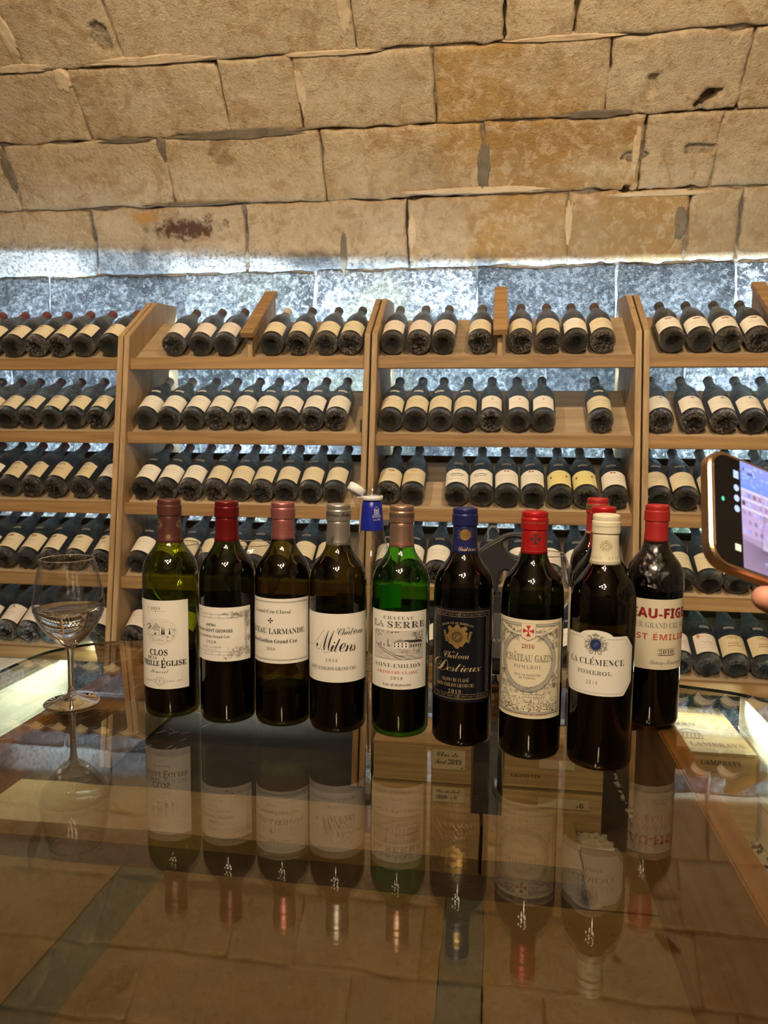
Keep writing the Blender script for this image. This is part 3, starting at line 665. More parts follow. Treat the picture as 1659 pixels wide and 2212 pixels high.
def rack_label(kind, paper, hw, z0, z1):
    """paper plus its print joined: returns (paper mesh, print mesh)"""
    r = BR+.0004
    tp = empty('tmp')
    if kind == 'arch': top = lambda u: z1+.010*max(0, cos(min(1, abs(u)/(hw*.8))*pi/2))
    else: top = z1
    a = label_mesh('label', r, 0, -hw, hw, top, z0, paper, tp, 16)
    P = Print(); h = z1-z0; rr = random.Random(hash(kind) % 97 if False else sum(map(ord, kind)))
    def ln(f, w0, wd=.0010, m=M_GREY):
        v = z0+h*f; n = max(3, int(w0/.005)); x = -w0/2
        while x < w0/2-.002:
            l = rr.uniform(.003, .008); P.rect(x, v, min(w0/2, x+l), v+wd, m); x += l+.0012
    if kind == 'arms':
        for q in range(3): P.rect(-.012+q*.001, z1-.012-q*.003, .012-q*.001, z1-.010-q*.003, M_BROWN if paper != PAPERS['y'] else M_LILAC)
        ln(.5, .046, .0024); ln(.36, .03); ln(.2, .05)
    elif kind == 'script':
        P.line([(-.028+.004*i, z0+h*.66+.003*sin(i*1.9)) for i in range(15)], .0011, M_GREY); ln(.48, .05); ln(.38, .04); ln(.16, .052)
    elif kind == 'domaine': ln(.80, .03); ln(.62, .056, .002); ln(.46, .04); ln(.3, .05); ln(.14, .03)
    elif kind == 'R': P.text('R', -.005, .006, z0+h*.66, .010, M_INK, 's'); ln(.48, .05); ln(.36, .04); ln(.18, .045)
    elif kind == 'arch':
        for q in range(6): P.ell(-.012+.0048*q, z1-.004+.003*sin(q*2), .003, .004, M_GREY, 8)
        P.text('Meursault', -.020, .022, z0+h*.52, .006, M_BROWN, 's') if False else ln(.56, .044, .003, M_BROWN); ln(.42, .04); ln(.3, .044); ln(.12, .03)
    elif kind == 'fish':
        P.ring(-.004, z1-.008, .006, .003, .001, M_GREY); P.ring(.006, z1-.007, .004, .003, .001, M_GREY); ln(.62, .05, .004, M_INK); ln(.48, .04, .003, M_INK)
        P.line([(-.026+.004*i, z0+h*.26+.003*sin(i*2.2)) for i in range(14)], .001, M_GREY)
    elif kind == 'seals':
        P.ell(-.005, z1-.009, .0045, .004, M_BROWN, 12); P.ell(.005, z1-.009, .0045, .004, M_BROWN, 12); ln(.58, .056, .0016); ln(.44, .04); ln(.3, .05); ln(.14, .05)
    elif kind == 'gold':
        for sg in (-1, 1): P.ell(sg*.028, z0+h*.62, .004, .005, M_INK, 10)
        ln(.80, .03); ln(.55, .036, .004, M_YEL); ln(.38, .05, .002, M_YEL); ln(.2, .04, .0018, M_YEL)
    elif kind == 'bust':
        P.ell(-.024, z1-.010, .006, .008, M_ORN, 14); ln(.84, .03); P.line([(-.016+.004*i, z0+h*.52+.003*sin(i*1.7)) for i in range(12)], .0016, M_GREY); ln(.36, .04); ln(.22, .05); ln(.08, .014)
    elif kind == 'temple':
        P.poly([(-.008, z1-.016), (.008, z1-.016), (0, z1-.004)], M_GREY); P.line([(-.020+.004*i, z0+h*.48+.002*sin(i*1.9)) for i in range(11)], .0013, M_GREY); ln(.3, .036)
    elif kind == 'manor':
        for q in range(7): P.ell(-.015+.005*q, z1-.010+.003*sin(q*2.3), .004, .004, M_LILAC, 8)
        ln(.52, .036, .003, M_BROWN); ln(.38, .044, .003, M_BROWN); ln(.16, .04)
    p = P.build('print', BR+.0008, tp, 0, 0, .006)
    ma, mb = a.data, p.data
    for x in (a, p, tp): bpy.data.objects.remove(x)
    return ma, mb
LAB = {}
def get_label(kind, paper):
    if (kind, paper) not in LAB:
        LAB[(kind, paper)] = rack_label(kind, PAPERS[paper], {'R': .040, 'bust': .043, 'arch': .045}.get(kind, .050), .033, .110 if kind != 'bust' else .112)
    return LAB[(kind, paper)]
STRIP = label_mesh('tmp', BR-.0012, 0, -.016, .016, .148, .138, plain('neck_strip', (.50, .48, .44), .6), None, 8); _sm = STRIP.data
for v in _sm.vertices: v.co.xy = v.co.xy*1.055
bpy.data.objects.remove(STRIP)
ROWS = [
 [[-2.026, -1.927, -1.829, -1.733, -1.638, -1.543, -1.434], [-1.184, -1.081, -.986, -.81, -.713, -.609, -.522], [-.368, -.276, -.189, -.062, .079, .174, .265, .355], [.58, .672, .762, .855]],
 [[-2.013, -1.928, -1.838, -1.75, -1.658, -1.565, -1.471], [-1.281, -1.191, -1.097, -1.008, -.917, -.83, -.741, -.651, -.563], [-.368, -.281, -.193, -.105, -.017, .075, .161, .352], [.547, .653, .749, .839, .926]],
 [[-1.998, -1.907, -1.815, -1.722, -1.627, -1.522, -1.426], [-1.28, -1.189, -1.097, -1.004, -.914, -.827, -.738, -.649, -.56], [-.370, -.282, -.13, -.043, .044, .132, .222, .309, .404], [.543, .630, .721, .815, .907]],
 [[-2.01, -1.914, -1.818, -1.727, -1.634, -1.536, -1.432], [-1.286, -1.197, -1.11, -1.021, -.934, -.847, -.760, -.673, -.586], [-.370, -.283, -.191, -.102, -.006, .096, .192, .288, .383], [.533, .621, .708, .795, .883]],
 [[-1.974, -1.885, -1.796, -1.707, -1.618, -1.529, -1.432], [-1.291, -1.199, -1.105, -1.015, -.926, -.837, -.748, -.659], [-.362, -.272, -.182, -.093, -.003, .088, .178, .268, .358], [.530, .618, .706, .794, .882, .970]]]
# look of each run: list of (label kind, paper, capsule) per bottle, cycled
LOOK = {(0, 0): [('arms', 't', 'r')], (0, 1): [('domaine', 'p', 'b')]*3+[('domaine', 't', 'w'), ('script', 't', 'k'), ('script', 't', 'k'), ('script', 't', 'k')],
 (0, 2): [('domaine', 'p', 'n')]*3+[('domaine', 't', 'n'), ('domaine', 't', 'b'), ('domaine', 't', 'b'), ('script', 'c', 'b'), ('domaine', 't', 'b')], (0, 3): [('arms', 'c', 'k')],
 (1, 0): [('arms', 't', 'r')], (1, 1): [('domaine', 'c', 'w'), ('domaine', 'c', 'w')]+[('domaine', 'c', 'r')]*7, (1, 2): [('domaine', 't', 'k')]*4+[('R', 'c', 'k')]*3+[('domaine', 't', 'k')],
 (1, 3): [('temple', 'c', 'k')]+[('temple', 'c', 'g')]*3+[('arms', 't', 'n')], (2, 0): [('script', 'c', 'r'), ('script', 'c', 'k')]+[('arch', 'y', 'm')]*4+[('domaine', 'p', 'm')],
 (2, 1): [('domaine', 'c', 'r')]*3+[('script', 't', 'r')]*6, (2, 2): [('arms', 't', 'b'), ('arms', 'y', 'b')]+[('fish', 'c', 'b')]*2+[('seals', 'c', 'b')]*2+[('gold', 'l', 'b')]*2+[('seals', 'c', 'k')],
 (2, 3): [('domaine', 't', 'g'), ('domaine', 't', 'n')], (3, 0): [('arms', 't', 'g')], (3, 1): [('domaine', 'c', 'r'), ('script', 't', 'm'), ('script', 't', 'm'), ('script', 't', 'm')]+[('script', 't', 'k')]*5,
 (3, 2): [('script', 'c', 'k')], (3, 3): [('domaine', 't', 'n')], (4, 0): [('temple', 'p', 'g')], (4, 1): [('domaine', 'p', 'r')], (4, 2): [('script', 'c', 'k')],
 (4, 3): [('script', 'c', 'n')]+[('bust', 'p', 'n')]*2+[('manor', 'y', 'b')]+[('manor', 'y', 'm')]*2}
ORD = ['first', 'second', 'third', 'fourth', 'fifth', 'sixth', 'seventh', 'eighth', 'ninth']
SHN = ['top', 'second', 'third', 'fourth', 'lowest']
PN = {'c': 'cream', 'y': 'aged tan', 't': 'yellowed', 'p': 'pale pinkish', 'l': 'yellow-printed'}
CN = {'r': 'oxblood', 'k': 'black', 'b': 'brown', 'w': 'bone white', 'g': 'grey', 'm': 'maroon', 'n': 'charcoal'}
BN = ['leftmost bay', 'bay left of middle post', 'bay right of middle post', 'rightmost bay']
q = 0
for k in range(5):
    for b in range(4):
        xs = ROWS[k][b]; lk = LOOK[(k, b)]
        for i, x in enumerate(xs):
            q += 1; kind, paper, capc = lk[i % len(lk)]
            bt = empty('wine_bottle', (x, YR[k]+.0222+.003*rnd.random(), ZR[k]+.0415))
            bt.rotation_euler = (-(pi/2-TILT), 0, radians(rnd.uniform(-1.4, 1.4)))
            tag(bt, '%s-labelled bottle, %s capsule, %s from %s, %s shelf, %s' % (PN[paper], CN[capc], ORD[len(xs)-1-i if b == 0 else i], 'right' if b == 0 else 'left', SHN[k], BN[b]), 'wine bottle', 'wine bottles on the %s shelf, %s' % (SHN[k], BN[b]))
            tw = radians(rnd.uniform(-9, 9))-(radians(10) if b == 0 and k < 4 else 0)
            g = link('glass', BG[q % 6], bt); g.rotation_euler[2] = rnd.random()*6; g.color = (rnd.choice((.05, .15, .5, .9)), 1, 1, rnd.uniform(.45, 1.1) if (k, b) != (0, 0) else .9)
            cp = link('capsule', CAPME[capc], bt)
            la, pr = get_label(kind, paper); lo = link('label', la, bt); lo.rotation_euler[2] = tw
            po = link('print', pr, lo)
            if kind in ('script', 'domaine', 'fish', 'seals', 'gold', 'bust', 'manor') and (k, b) not in ((0, 1), (0, 2), (4, 0)) or (k, b) == (3, 0):
                so = link('neck_strip', _sm, bt); so.rotation_euler[2] = tw+radians(rnd.uniform(-6, 6))

# ================================================================== THE TABLE
TZ = .8
M_TGLASS = thin_glass('table_glass', (.93, .90, .84), (.78, .73, .63), .054, 0.0)
tbl = empty('tasting_table', (-.15, .6, 0)); tag(tbl, 'glass-topped tasting table on a low wooden frame, holding the row of wine bottles', 'table')
outl = [(-.80, -.35), (-.80, .3), (-.80, .9), (-.798, 1.10), (-.792, 1.218), (-.768, 1.270), (-.725, 1.312), (-.655, 1.334), (-.45, 1.340), (-.2, 1.338), (0, 1.325), (.16, 1.288), (.291, 1.240), (.383, 1.209), (.435, 1.15), (.47, 1.05), (.49, .9), (.50, .6), (.50, .2), (.50, -.35)]
def close_spline(pts, n=5):
    o = []
    for i in range(len(pts)-1):
        p0, p1, p2, p3 = pts[max(i-1, 0)], pts[i], pts[i+1], pts[min(i+2, len(pts)-1)]
        for k in range(n):
            t = k/n; o.append(tuple(.5*(2*p1[j]+(p2[j]-p0[j])*t+(2*p0[j]-5*p1[j]+4*p2[j]-p3[j])*t*t+(3*p1[j]-p0[j]-3*p2[j]+p3[j])*t**3) for j in (0, 1)))
    o.append(pts[-1]); return o
ol = close_spline(outl)
TG = .005
for nm, z in (('glass_top', TZ),):
    bm = bmesh.new(); a = [bm.verts.new((x+.15, y-.6, z)) for x, y in ol]; b = [bm.verts.new((x+.15, y-.6, z-TG)) for x, y in ol]
    bm.faces.new(a); bm.faces.new(list(reversed(b))); bmesh.ops.recalc_face_normals(bm, faces=bm.faces)
    o = from_bm(nm, bm, tbl, M_TGLASS)
bm = bmesh.new(); a = [bm.verts.new((x+.15, y-.6, TZ)) for x, y in ol]; b = [bm.verts.new((x+.15, y-.6, TZ-TG)) for x, y in ol]
for i in range(len(ol)): j = (i+1) % len(ol); bm.faces.new((a[j], a[i], b[i], b[j]))
M_EDGE = plain('glass_edge', (.015, .03, .028), .08); from_bm('glass_edge', bm, tbl, M_EDGE)
T_ = TZ-TG-.001
# frame: side rails, the right one a deep board with knots
def tpart(name, x0, x1, y0, y1, z0, z1, mat, bev=.002): return box(name, x0, x1, y0, y1, z0, z1, mat, tbl, bev)
tpart('side_rail', -.632, -.600, -.3, 1.245, T_-.055, T_, M_TAB)
tpart('side_board', .228, .256, -.3, 1.20, T_-.235, T_, M_TAB)
tpart('end_rail', -.599, .227, 1.185, 1.215, T_-.055, T_, M_TAB)
for x, y in ((-.616, -.24), (.242, -.24)):
    tpart('leg', x-.03, x+.03, y-.03, y+.03, 0, T_-.06 if x < 0 else T_-.24, M_TAB, .004)
# fine scratches in the glass, bright where the strips below light them
sc = Print(); r_ = random.Random(5)
for i in range(240):
    x, y = r_.uniform(-.79, -.36), r_.uniform(.85, 1.31)
    if x < -.72 and y > 1.25: continue
    a = r_.gauss(1.1, .5); l = r_.uniform(.003, .022); sc.poly([(x, y), (x+l*cos(a), y+l*sin(a)), (x+l*cos(a)+.0002, y+l*sin(a)-.0001), (x+.0002, y-.0001)], M_WHITE)
M_SCR = plain('scratch', (.75, .8, .82), .4); sc.mats = [M_SCR]
o = sc.build('scratches', 0, tbl, flat=lambda u, v: (u+.15, v-.6, TZ+.0002)); o['kind'] = 'stuff'

# ================================================================== TABLE BOTTLES
def bottle(px, X, Y, R, H, gl, wine_z, cap, cap_z, ctr, lab, name, label, cat='wine bottle', prof=None, zt=.300, wine_mat=None, sh=0.0):
    """Bordeaux bottle; returns (root, label angle, helpers)"""
    b = empty('wine_bottle', (X, Y, TZ+.0002), -atan2(X, Y)); tag(b, label, cat, 'wine bottles standing on the glass table')
    P = prof or ([(0, .022), (.010, .021), (.022, .008), (.029, .0008), (.0325, .0), (.0362, .002), (.038, .007), (.038, .19+sh)]
        + smooth_prof([(.038, .19+sh), (.0368, .205+sh), (.0325, .2185+sh), (.0255, .2285+sh), (.0192, .238+sh), (.0158, .249+sh), (.0148, .262), (.0145, .278)], 5)[1:] + [(.0150, .281), (.0150, .291), (.0140, zt-.006), (.0125, zt-.005)])
    me = lathe_me('glass', P, 64); link('glass', me, b, gl, True)
    if wine_z:
        W = [(0, .026), (.010, .025), (.022, .012), (.030, .005), (.0352, .010)] + [(min(.0352, _rad(P, z)-.0022), z) for z in [.02+(wine_z-.02)*i/16 for i in range(17)]] + [(0, wine_z)]
        link('wine', lathe_me('wine', W, 48), b, wine_mat or M_WINE, True)
    rn = lambda z: _rad(P, z)+.0006
    if cap:
        zs = [cap_z+(.2762-cap_z)*i/8 for i in range(9)]
        C = [(rn(cap_z)-.0003, cap_z-.0001)]+[(rn(z), z) for z in zs]+[(.0149, .2766), (.0148, .2770), (.0163, .2775), (.0165, .2778), (.0165, .2782), (.0165, .2900), (.0165, .2905), (.0161, .2912), (.0155, .2918), (.0155, .2922), (.0157, .2930), (.0157, .2965), (.0155, .2978), (.0148, .2990), (.0135, .2994), (.0132, .2994), (.0118, .2984), (.0112, .2982), (0, .2982)]
        link('capsule', lathe_me('capsule', C, 48), b, cap, True)
    return b, P, rn
def _rad(P, z):
    for (r0, z0), (r1, z1) in zip(P, P[1:]):
        if z0 <= z <= z1 and z1 > z0 and z > .004 and r0 > .012 or (z0 <= z <= z1 and z1 > z0 and z0 > .03): return r0+(r1-r0)*(z-z0)/(z1-z0)
    return .0145
BR2 = .038
class Lab:
    """label of a table bottle; x given as seen across the bottle (centre c, half width R), dy below the label's top edge"""
    def __init__(s, root, c, R, ctr, z0, z1, hpx, paper, hl, hr, top=None, bot=None):
        s.c, s.R, s.ctr, s.z0, s.z1, s.k, s.root = c, R, radians(ctr), z0, z1, (z1-z0)/hpx, root
        s.p = Print(); s.paper = paper
        s.me = label_mesh('label', BR2+.0003, s.ctr, -radians(hl)*BR2, radians(hr)*BR2, top or z1, bot or z0, paper, root, 48)
    def u(s, x): return (asin(max(-1, min(1, (x-s.c)/s.R)))-s.ctr)*BR2
    def v(s, dy): return s.z1-dy*s.k
    def t(s, txt, x0, x1, dy, cap, mat=M_INK, st='r', sp=1.0, **kw): s.p.text(txt, s.u(x0), s.u(x1), s.v(dy), cap*s.k, mat, st, sp, **kw)
    def tc(s, txt, xr, dy, cap, mat=M_INK, st='r', sp=1.0, **kw): u = s.u(xr); s.p.text(txt, -u, u, s.v(dy), cap*s.k, mat, st, sp, **kw)
    def done(s):
        if s.p.v: s.p.build('lettering', BR2+.0006, s.me, s.ctr, 0)
def back_label(root, a, half, z0, z1, mat):
    label_mesh('back_label', BR2+.0003, a, -half, half, z1, z0, mat, root, 16)
def cap_print(root, rn, P, a0=0.0): P.build('capsule_print', lambda z: rn(min(z, .278))+.0003 if z < .277 else .0168, root, a0, 0, .003)

G = lambda n, a, b: thin_glass(n, a, b, .05, .0)
G1 = G('glass_olive', (.44, .50, .07), (.10, .13, .01)); G2 = G('glass_dark_green', (.16, .20, .09), (.02, .03, .01)); G3 = G('glass_brown_green', (.30, .28, .10), (.04, .04, .01))
G4 = G('glass_amber_green', (.28, .25, .09), (.04, .035, .01)); G5 = G('glass_bright_green', (.24, .60, .11), (.02, .14, .012)); G6 = G('glass_smoke', (.12, .11, .08), (.01, .01, .008))
G7 = G('glass_deep_green', (.14, .17, .07), (.012, .02, .008)); G8 = G('glass_dead_leaf', (.32, .27, .09), (.05, .04, .012)); G9 = G('glass_black', (.03, .03, .025), (.005, .005, .004))
C1 = plain('capsule_chocolate', (.105, .035, .028), .42, .3); C2 = plain('capsule_wine_red', (.13, .006, .007), .30, .25); C3 = plain('capsule_rose', (.50, .19, .18), .36, .75); C4 = plain('capsule_silver', (.52, .49, .44), .34, .85)
C5 = plain('capsule_copper', (.50, .33, .25), .34, .85); C6 = plain('capsule_blue', (.016, .022, .11), .30, .2); C7 = plain('capsule_scarlet', (.45, .012, .014), .33, .3); C8 = plain('capsule_ivory', (.74, .68, .50), .42); C9 = plain('capsule_red', (.38, .02, .018), .45)

# 1 --------------------------------------------------------------- brown capsule
b, P, rn = bottle(366, -.4439, .9965, 64, 0, G1, .096, C1, .2405, -25, 0, '', 'olive glass bottle with brown capsule, label shows a church-side farm drawing, leftmost of the row')
L = Lab(b, 366, 64, -25, .0425, .1649, 190.5, M_LAB, 61, 61)
L.t('I 2023', 316, 341.5, 19, 5, M_INK, 'r', 1.4); L.p.line([(L.u(315), L.v(23)), (L.u(354), L.v(23))], .0002, M_GREY); L.p.ell(L.u(332), L.v(23), .001, .0008, M_GREY, 10)
cx, cy = L.u(341), L.v(66); rr = random.Random(11)
L.p.ell(cx, cy, .0235, .0175, plain('paper_oval', (.74, .70, .62), .5)); L.p.ring(cx, cy, .0235, .0175, .0002, M_LGREY)
for i in range(16): x = cx-.018+.036*rr.random(); y = cy+.008+.006*rr.random(); L.p.line([(x, y), (x+.006, y+.0012)], .00018, M_LGREY)
L.p.poly([(cx-.009, cy+.001), (cx-.001, cy+.001), (cx-.001, cy+.006), (cx-.005, cy+.0105), (cx-.009, cy+.006)], M_LGREY); L.p.frame(cx-.009, cy-.005, cx-.001, cy+.006, .0003, M_INK); L.p.line([(cx-.011, cy+.005), (cx-.005, cy+.0112), (cx+.001, cy+.005)], .0006, M_INK)
L.p.frame(cx-.019, cy-.006, cx-.009, cy+.003, .0003, M_INK); L.p.line([(cx-.020, cy+.002), (cx-.014, cy+.006), (cx-.009, cy+.003)], .0006, M_INK); L.p.ell(cx-.007, cy-.003, .0012, .0016, M_INK, 10)
for tx, th in ((.003, .0095), (.0055, .0075), (.013, .006)): L.p.poly([(cx+tx-.0014, cy-.004), (cx+tx+.0014, cy-.004), (cx+tx, cy-.004+th+.003)], M_INK)
L.p.tree(cx-.0185, cy+.0075, .0045, M_INK, rr, 1.4); L.p.tree(cx+.018, cy, .003, M_GREY, rr)
L.p.line([(cx+.006, cy+.001), (cx+.012, cy+.004), (cx+.021, cy+.003)], .0003, M_GREY)
for i in range(90): x = cx+.020*(2*rr.random()-1); y = cy-.004-.010*rr.random(); L.p.line([(x, y), (x+.0008+.0012*rr.random(), y+.0004*rr.random())], .00028, M_INK if rr.random() < .6 else M_GREY) if ((x-cx)/.022)**2+((y-cy)/.0165)**2 < 1 else None
L.t('CLOS', 318.5, 357, 117, 12, M_INK, 'b', off=.006); L.t('DE LA', 314, 334, 125.5, 6, M_INK, 'b')
L.p.text('VIEILLE', L.u(338)-.030, L.u(338.5), L.v(140), 10.5*L.k, M_INK, 'b', off=.008); L.t('É', 341.5, 352.5, 144, 16, M_INK, 'b', off=.008); L.t('GLISE', 353, 398, 139.5, 10.5, M_INK, 'b', off=.008)
L.t('Pomerol', 319.5, 358, 156, 9, M_INK, 's', off=-.015)
cx, cy = L.u(338.5), L.v(173); L.p.ring(cx, cy, .0062, .0062, .0002, M_GREY); L.p.ring(cx, cy, .0044, .0044, .0002, M_GREY); L.p.text('T', cx-.0016, cx+.0016, cy-.002, .004, M_GREY, 'b')
for i in range(22): a = i*.2856; L.p.line([(cx+.0048*cos(a), cy+.0048*sin(a)), (cx+.0058*cos(a), cy+.0058*sin(a))], .0003, M_GREY)
for sg in (-1, 1): L.p.curl(cx+sg*.0078, cy+.001, .0014, 0, M_GREY, .0003, 1); L.p.curl(cx+sg*.0078, cy-.002, .0014, 0, M_GREY, .0003, 1)
L.t('TROCARD', 354, 389, 174.5, 2.6, M_INK, 'r', 1.5); L.p.text('BENOÎT', cx-.026, cx-.010, L.v(174.5), 2.6*L.k, M_INK, 'r', 1.5)
L.p.line([(L.u(388), L.v(172)), (L.u(388.5), L.v(156)), (L.u(390), L.v(153)), (L.u(392), L.v(156))], .0002, M_LGREY); L.done()
p = Print(); p.text('1620', -.0050, .0005, .2475, .0042, M_GOLD, 'i'); p.crest(.016, .2655, .0062, M_GOLDL, .0003); p.crest(-.017, .2655, .0062, M_GOLDL, .0003); cap_print(b, rn, p)

# 2 --------------------------------------------------------------- deep red capsule
b, P, rn = bottle(492, -.3589, .990, 60, 0, G2, .155, C2, .2455, -36, 0, '', 'dark bottle with plain deep red capsule, white label framed in trellis vines, second from left')
L = Lab(b, 492, 60, -36, .0873, .1603, 116, M_LAB, 88, 87)
uR = L.u(534); vine = M_GREY
for dy in (15, 22): L.p.line([(-uR*.98, L.v(dy)), (L.u(523), L.v(dy))], .0003, vine)
for dy in (95, 102): L.p.line([(-uR*.98, L.v(dy)), (L.u(521), L.v(dy))], .0003, vine)
for i in range(7): x = -.045+.0115*i; [L.p.ring(x, L.v(d_), .0011, .0032, .0002, vine, 12) for d_ in (18.5, 98.5)]
for x in (L.u(530.5), L.u(528)): L.p.line([(x, L.v(28)), (x, L.v(92))], .0003, vine)
rr = random.Random(2)
for (xa, da, xb, db, n) in ((498, 9, 537, 23, 60), (527, 9, 538, 46, 60), (494, 86, 537, 106, 60), (527, 62, 538, 104, 60), (478, 9, 500, 13, 8), (478, 106, 500, 110, 8)): L.p.vine(L.u(xa), L.v(da), L.u(xb), L.v(db), n, .0013, M_GREY, .00028, rr)
for (xa, da, xb, db, n) in ((505, 11, 537, 22, 26), (529, 12, 537, 44, 26), (505, 90, 537, 104, 26)):
    for i in range(n): L.p.ell(L.u(rr.uniform(xa, xb)), L.v(rr.uniform(da, db)), .0005, .0004, M_BROWN if rr.random() < .4 else M_INK, 6)
L.tc('CHATEAU', 466.8, 40, 5, M_INK, 'N'); L.tc('MOULIN SAINT.GEORGES', 502, 52.5, 6, M_INK, 'n', off=.008); L.tc('Saint-Emilion Grand Cru', 495.3, 64.5, 4.8, M_INK, 'b', 1.1)
L.tc('2020', 467.3, 77, 5.6, M_INK, 'r', 1.5); L.tc('Famille VAUTHIER', 478, 87, 3.4, M_GREY, 'r', 1.1); L.tc('PROPRIÉTAIRES', 467.3, 91.5, 1.8, M_LGREY, 'n'); L.p.text('Grand Vin', L.u(432), L.u(440), L.v(9), 3*L.k, M_INK, 's')
L.done(); back_label(b, pi-.35, .030, .085, .168, M_LAB)

# 3 --------------------------------------------------------------- rose capsule
b, P, rn = bottle(612, -.2807, .9917, 59.5, 0, G3, .045, C3, .250, -26, 0, '', 'bottle with rose pink metal capsule, cream label with a small black cross, third from left')
L = Lab(b, 612, 59.5, -26, .0879, .1748, 139.5, M_LAB, 87, 87)
for dy in (6.5, 132): L.p.line([(-.056, L.v(dy)), (.056, L.v(dy))], .0006, M_GREY); L.p.line([(-.056, L.v(dy+(2 if dy < 50 else -2))), (.056, L.v(dy+(2 if dy < 50 else -2)))], .0002, M_GREY)
L.tc('Grand Cru Classé', 627.8, 31, 7.5, M_INK, 'r'); 
cx, cy = 0, L.v(47); L.p.cross(cx, cy, .0028, M_INK, .8); [L.p.ell(cx+.0028*cos(a), cy+.0028*sin(a), .0009, .0009, M_INK, 8) for a in (0, pi/2, pi, 3*pi/2)]
L.tc('CHÂTEAU LARMANDE', 654.8, 75, 11, M_INK, 'r', off=-.004); L.tc('Saint-Emilion Grand Cru', 640.4, 94.5, 7.2, M_INK, 'b', off=.004); L.tc('2018', 595, 111, 6, M_INK, 'r', 1.2); L.done()
p = Print(); p.text('CHÂTEAU', -.0062, .0065, .2665, .0024, M_BROWN, 'b'); p.text('LARMANDE', -.0150, .0135, .2605, .0040, M_BROWN, 'b'); p.text('GRAND CRU CLASSÉ', -.014, .014, .2568, .0016, M_BROWN, 'n'); p.text('CHÂTEAU LARMANDE', -.018, .018, .2822, .0018, M_BROWN, 'n'); cap_print(b, rn, p)

# 4 --------------------------------------------------------------- silver capsule
b, P, rn = bottle(729.5, -.2025, .9822, 61.5, 0, G4, .158, C4, .246, -13, 0, '', 'bottle with silver capsule and plain white label carrying large looping script, fourth from left')
L = Lab(b, 729.5, 61.5, -13, .0697, .1602, 148, M_LAB, 82, 86)
L.t('Château', 727, 780.5, 45, 15, M_INK, 't', .8, off=-.004)
L.t('M', 684, 722, 79, 38, M_INK, 't', off=-.003); L.p.line([(L.u(669.5), L.v(68)), (L.u(672), L.v(72)), (L.u(678), L.v(71)), (L.u(687), L.v(58)), (L.u(697), L.v(41)), (L.u(700), L.v(35))], .0003, M_INK)
L.t('ilens', 714, 767, 81, 30, M_INK, 't', .75, off=-.003); L.p.line([(L.u(693), L.v(78)), (L.u(703), L.v(84)), (L.u(712), L.v(82)), (L.u(722), L.v(70))], .0003, M_INK)
L.t('2016', 704, 728, 103.6, 6.5, M_INK, 'r', 1.6); L.t('SAINT-EMILION GRAND CRU', 674, 768, 121.5, 7.2, M_INK, 'r'); L.done()
back_label(b, pi-.5, .022, .10, .172, M_LAB)
p = Print(); p.text('Château Milens', -.018, .018, .2835, .0055, M_INK, 't', .9, off=.01); p.text('M', -.0150, -.0050, .2485, .0085, M_INK, 't'); p.text('M', .012, .022, .2485, .0085, M_INK, 't'); cap_print(b, rn, p)

# 5 --------------------------------------------------------------- copper capsule
b, P, rn = bottle(864.5, -.1183, .9813, 60.5, 0, G5, .105, C5, .2457, -6, 0, '', 'bright green glass bottle with copper capsule, label engraved with a country house and garden')
L = Lab(b, 864.5, 60.5, -6, .0656, .1669, 167.7, M_LAB, 66, 66)
L.t('CHATEAU', 830, 891.5, 17.5, 7, M_INK, 'r', 1.3)
for q, mt in ((.0005, M_LGREY), (0, M_INK)):
    u = q; L.p.text('LA', L.u(811.5)+u, L.u(831)+u, L.v(34.5)-q, 13*L.k, mt, 'b'); L.p.text('SERRE', L.u(838)+u, L.u(912.5)+u, L.v(34.5)-q, 13*L.k, mt, 'b', 1.1)
xa, xb, va, vb = L.u(813), L.u(910), L.v(103), L.v(42); Wd, Hh = xb-xa, vb-va; rr = random.Random(4)
pk = plain('paper_etching', (.62, .57, .52), .6); L.p.rect(xa, va, xb, vb, pk); L.p.frame(xa, va, xb, vb, .0003, M_INK)
E_ = lambda fx, fy: (xa+fx*Wd, va+fy*Hh)
for i in range(26): x, y = rr.random()*.7, .62+.3*rr.random(); L.p.line([E_(x, y), E_(min(1, x+.22), y+.02)], .00016, M_LGREY)
hx = .40
L.p.poly([E_(.40, .40), E_(.70, .40), E_(.70, .62), E_(.40, .60)], M_LAB); L.p.poly([E_(.70, .40), E_(.97, .42), E_(.97, .58), E_(.70, .62)], M_LGREY)
L.p.poly([E_(.38, .60), E_(.55, .72), E_(.72, .62)], M_GREY); L.p.poly([E_(.60, .70), E_(.95, .68), E_(.99, .58), E_(.70, .61)], M_INK); L.p.poly([E_(.80, .68), E_(.85, .82), E_(.90, .68)], M_GREY)
for i in range(4):
    for j in range(2): a = .43+.068*i; L.p.rect(*E_(a, .44+.09*j), *E_(a+.026, .50+.09*j), M_INK)
for i in range(5): a = .73+.05*i; L.p.rect(*E_(a, .44), *E_(a+.022, .53), M_INK)
L.p.line([E_(.40, .40), E_(.40, .60)], .0004, M_INK); L.p.line([E_(.70, .40), E_(.70, .62)], .0004, M_INK)
for fx, fh in ((.10, .08), (.15, .14), (.22, .10), (.30, .22), (.33, .08)): L.p.rect(*E_(fx, .44), *E_(fx+.03, .44+fh), M_GREY)
L.p.poly([E_(.29, .60), E_(.34, .60), E_(.315, .75)], M_GREY)
for i in range(60): a = rr.random(); L.p.ell(*E_(.02+.50*a**1.3, 1-.02-.26*rr.random()*(1-a)), .0006, .0005, M_INK, 6)
for i in range(50): a = rr.random(); L.p.ell(*E_(.98-.22*a**1.5, .95-.3*rr.random()*(1-a*.5)), .0007, .0005, M_INK, 6)
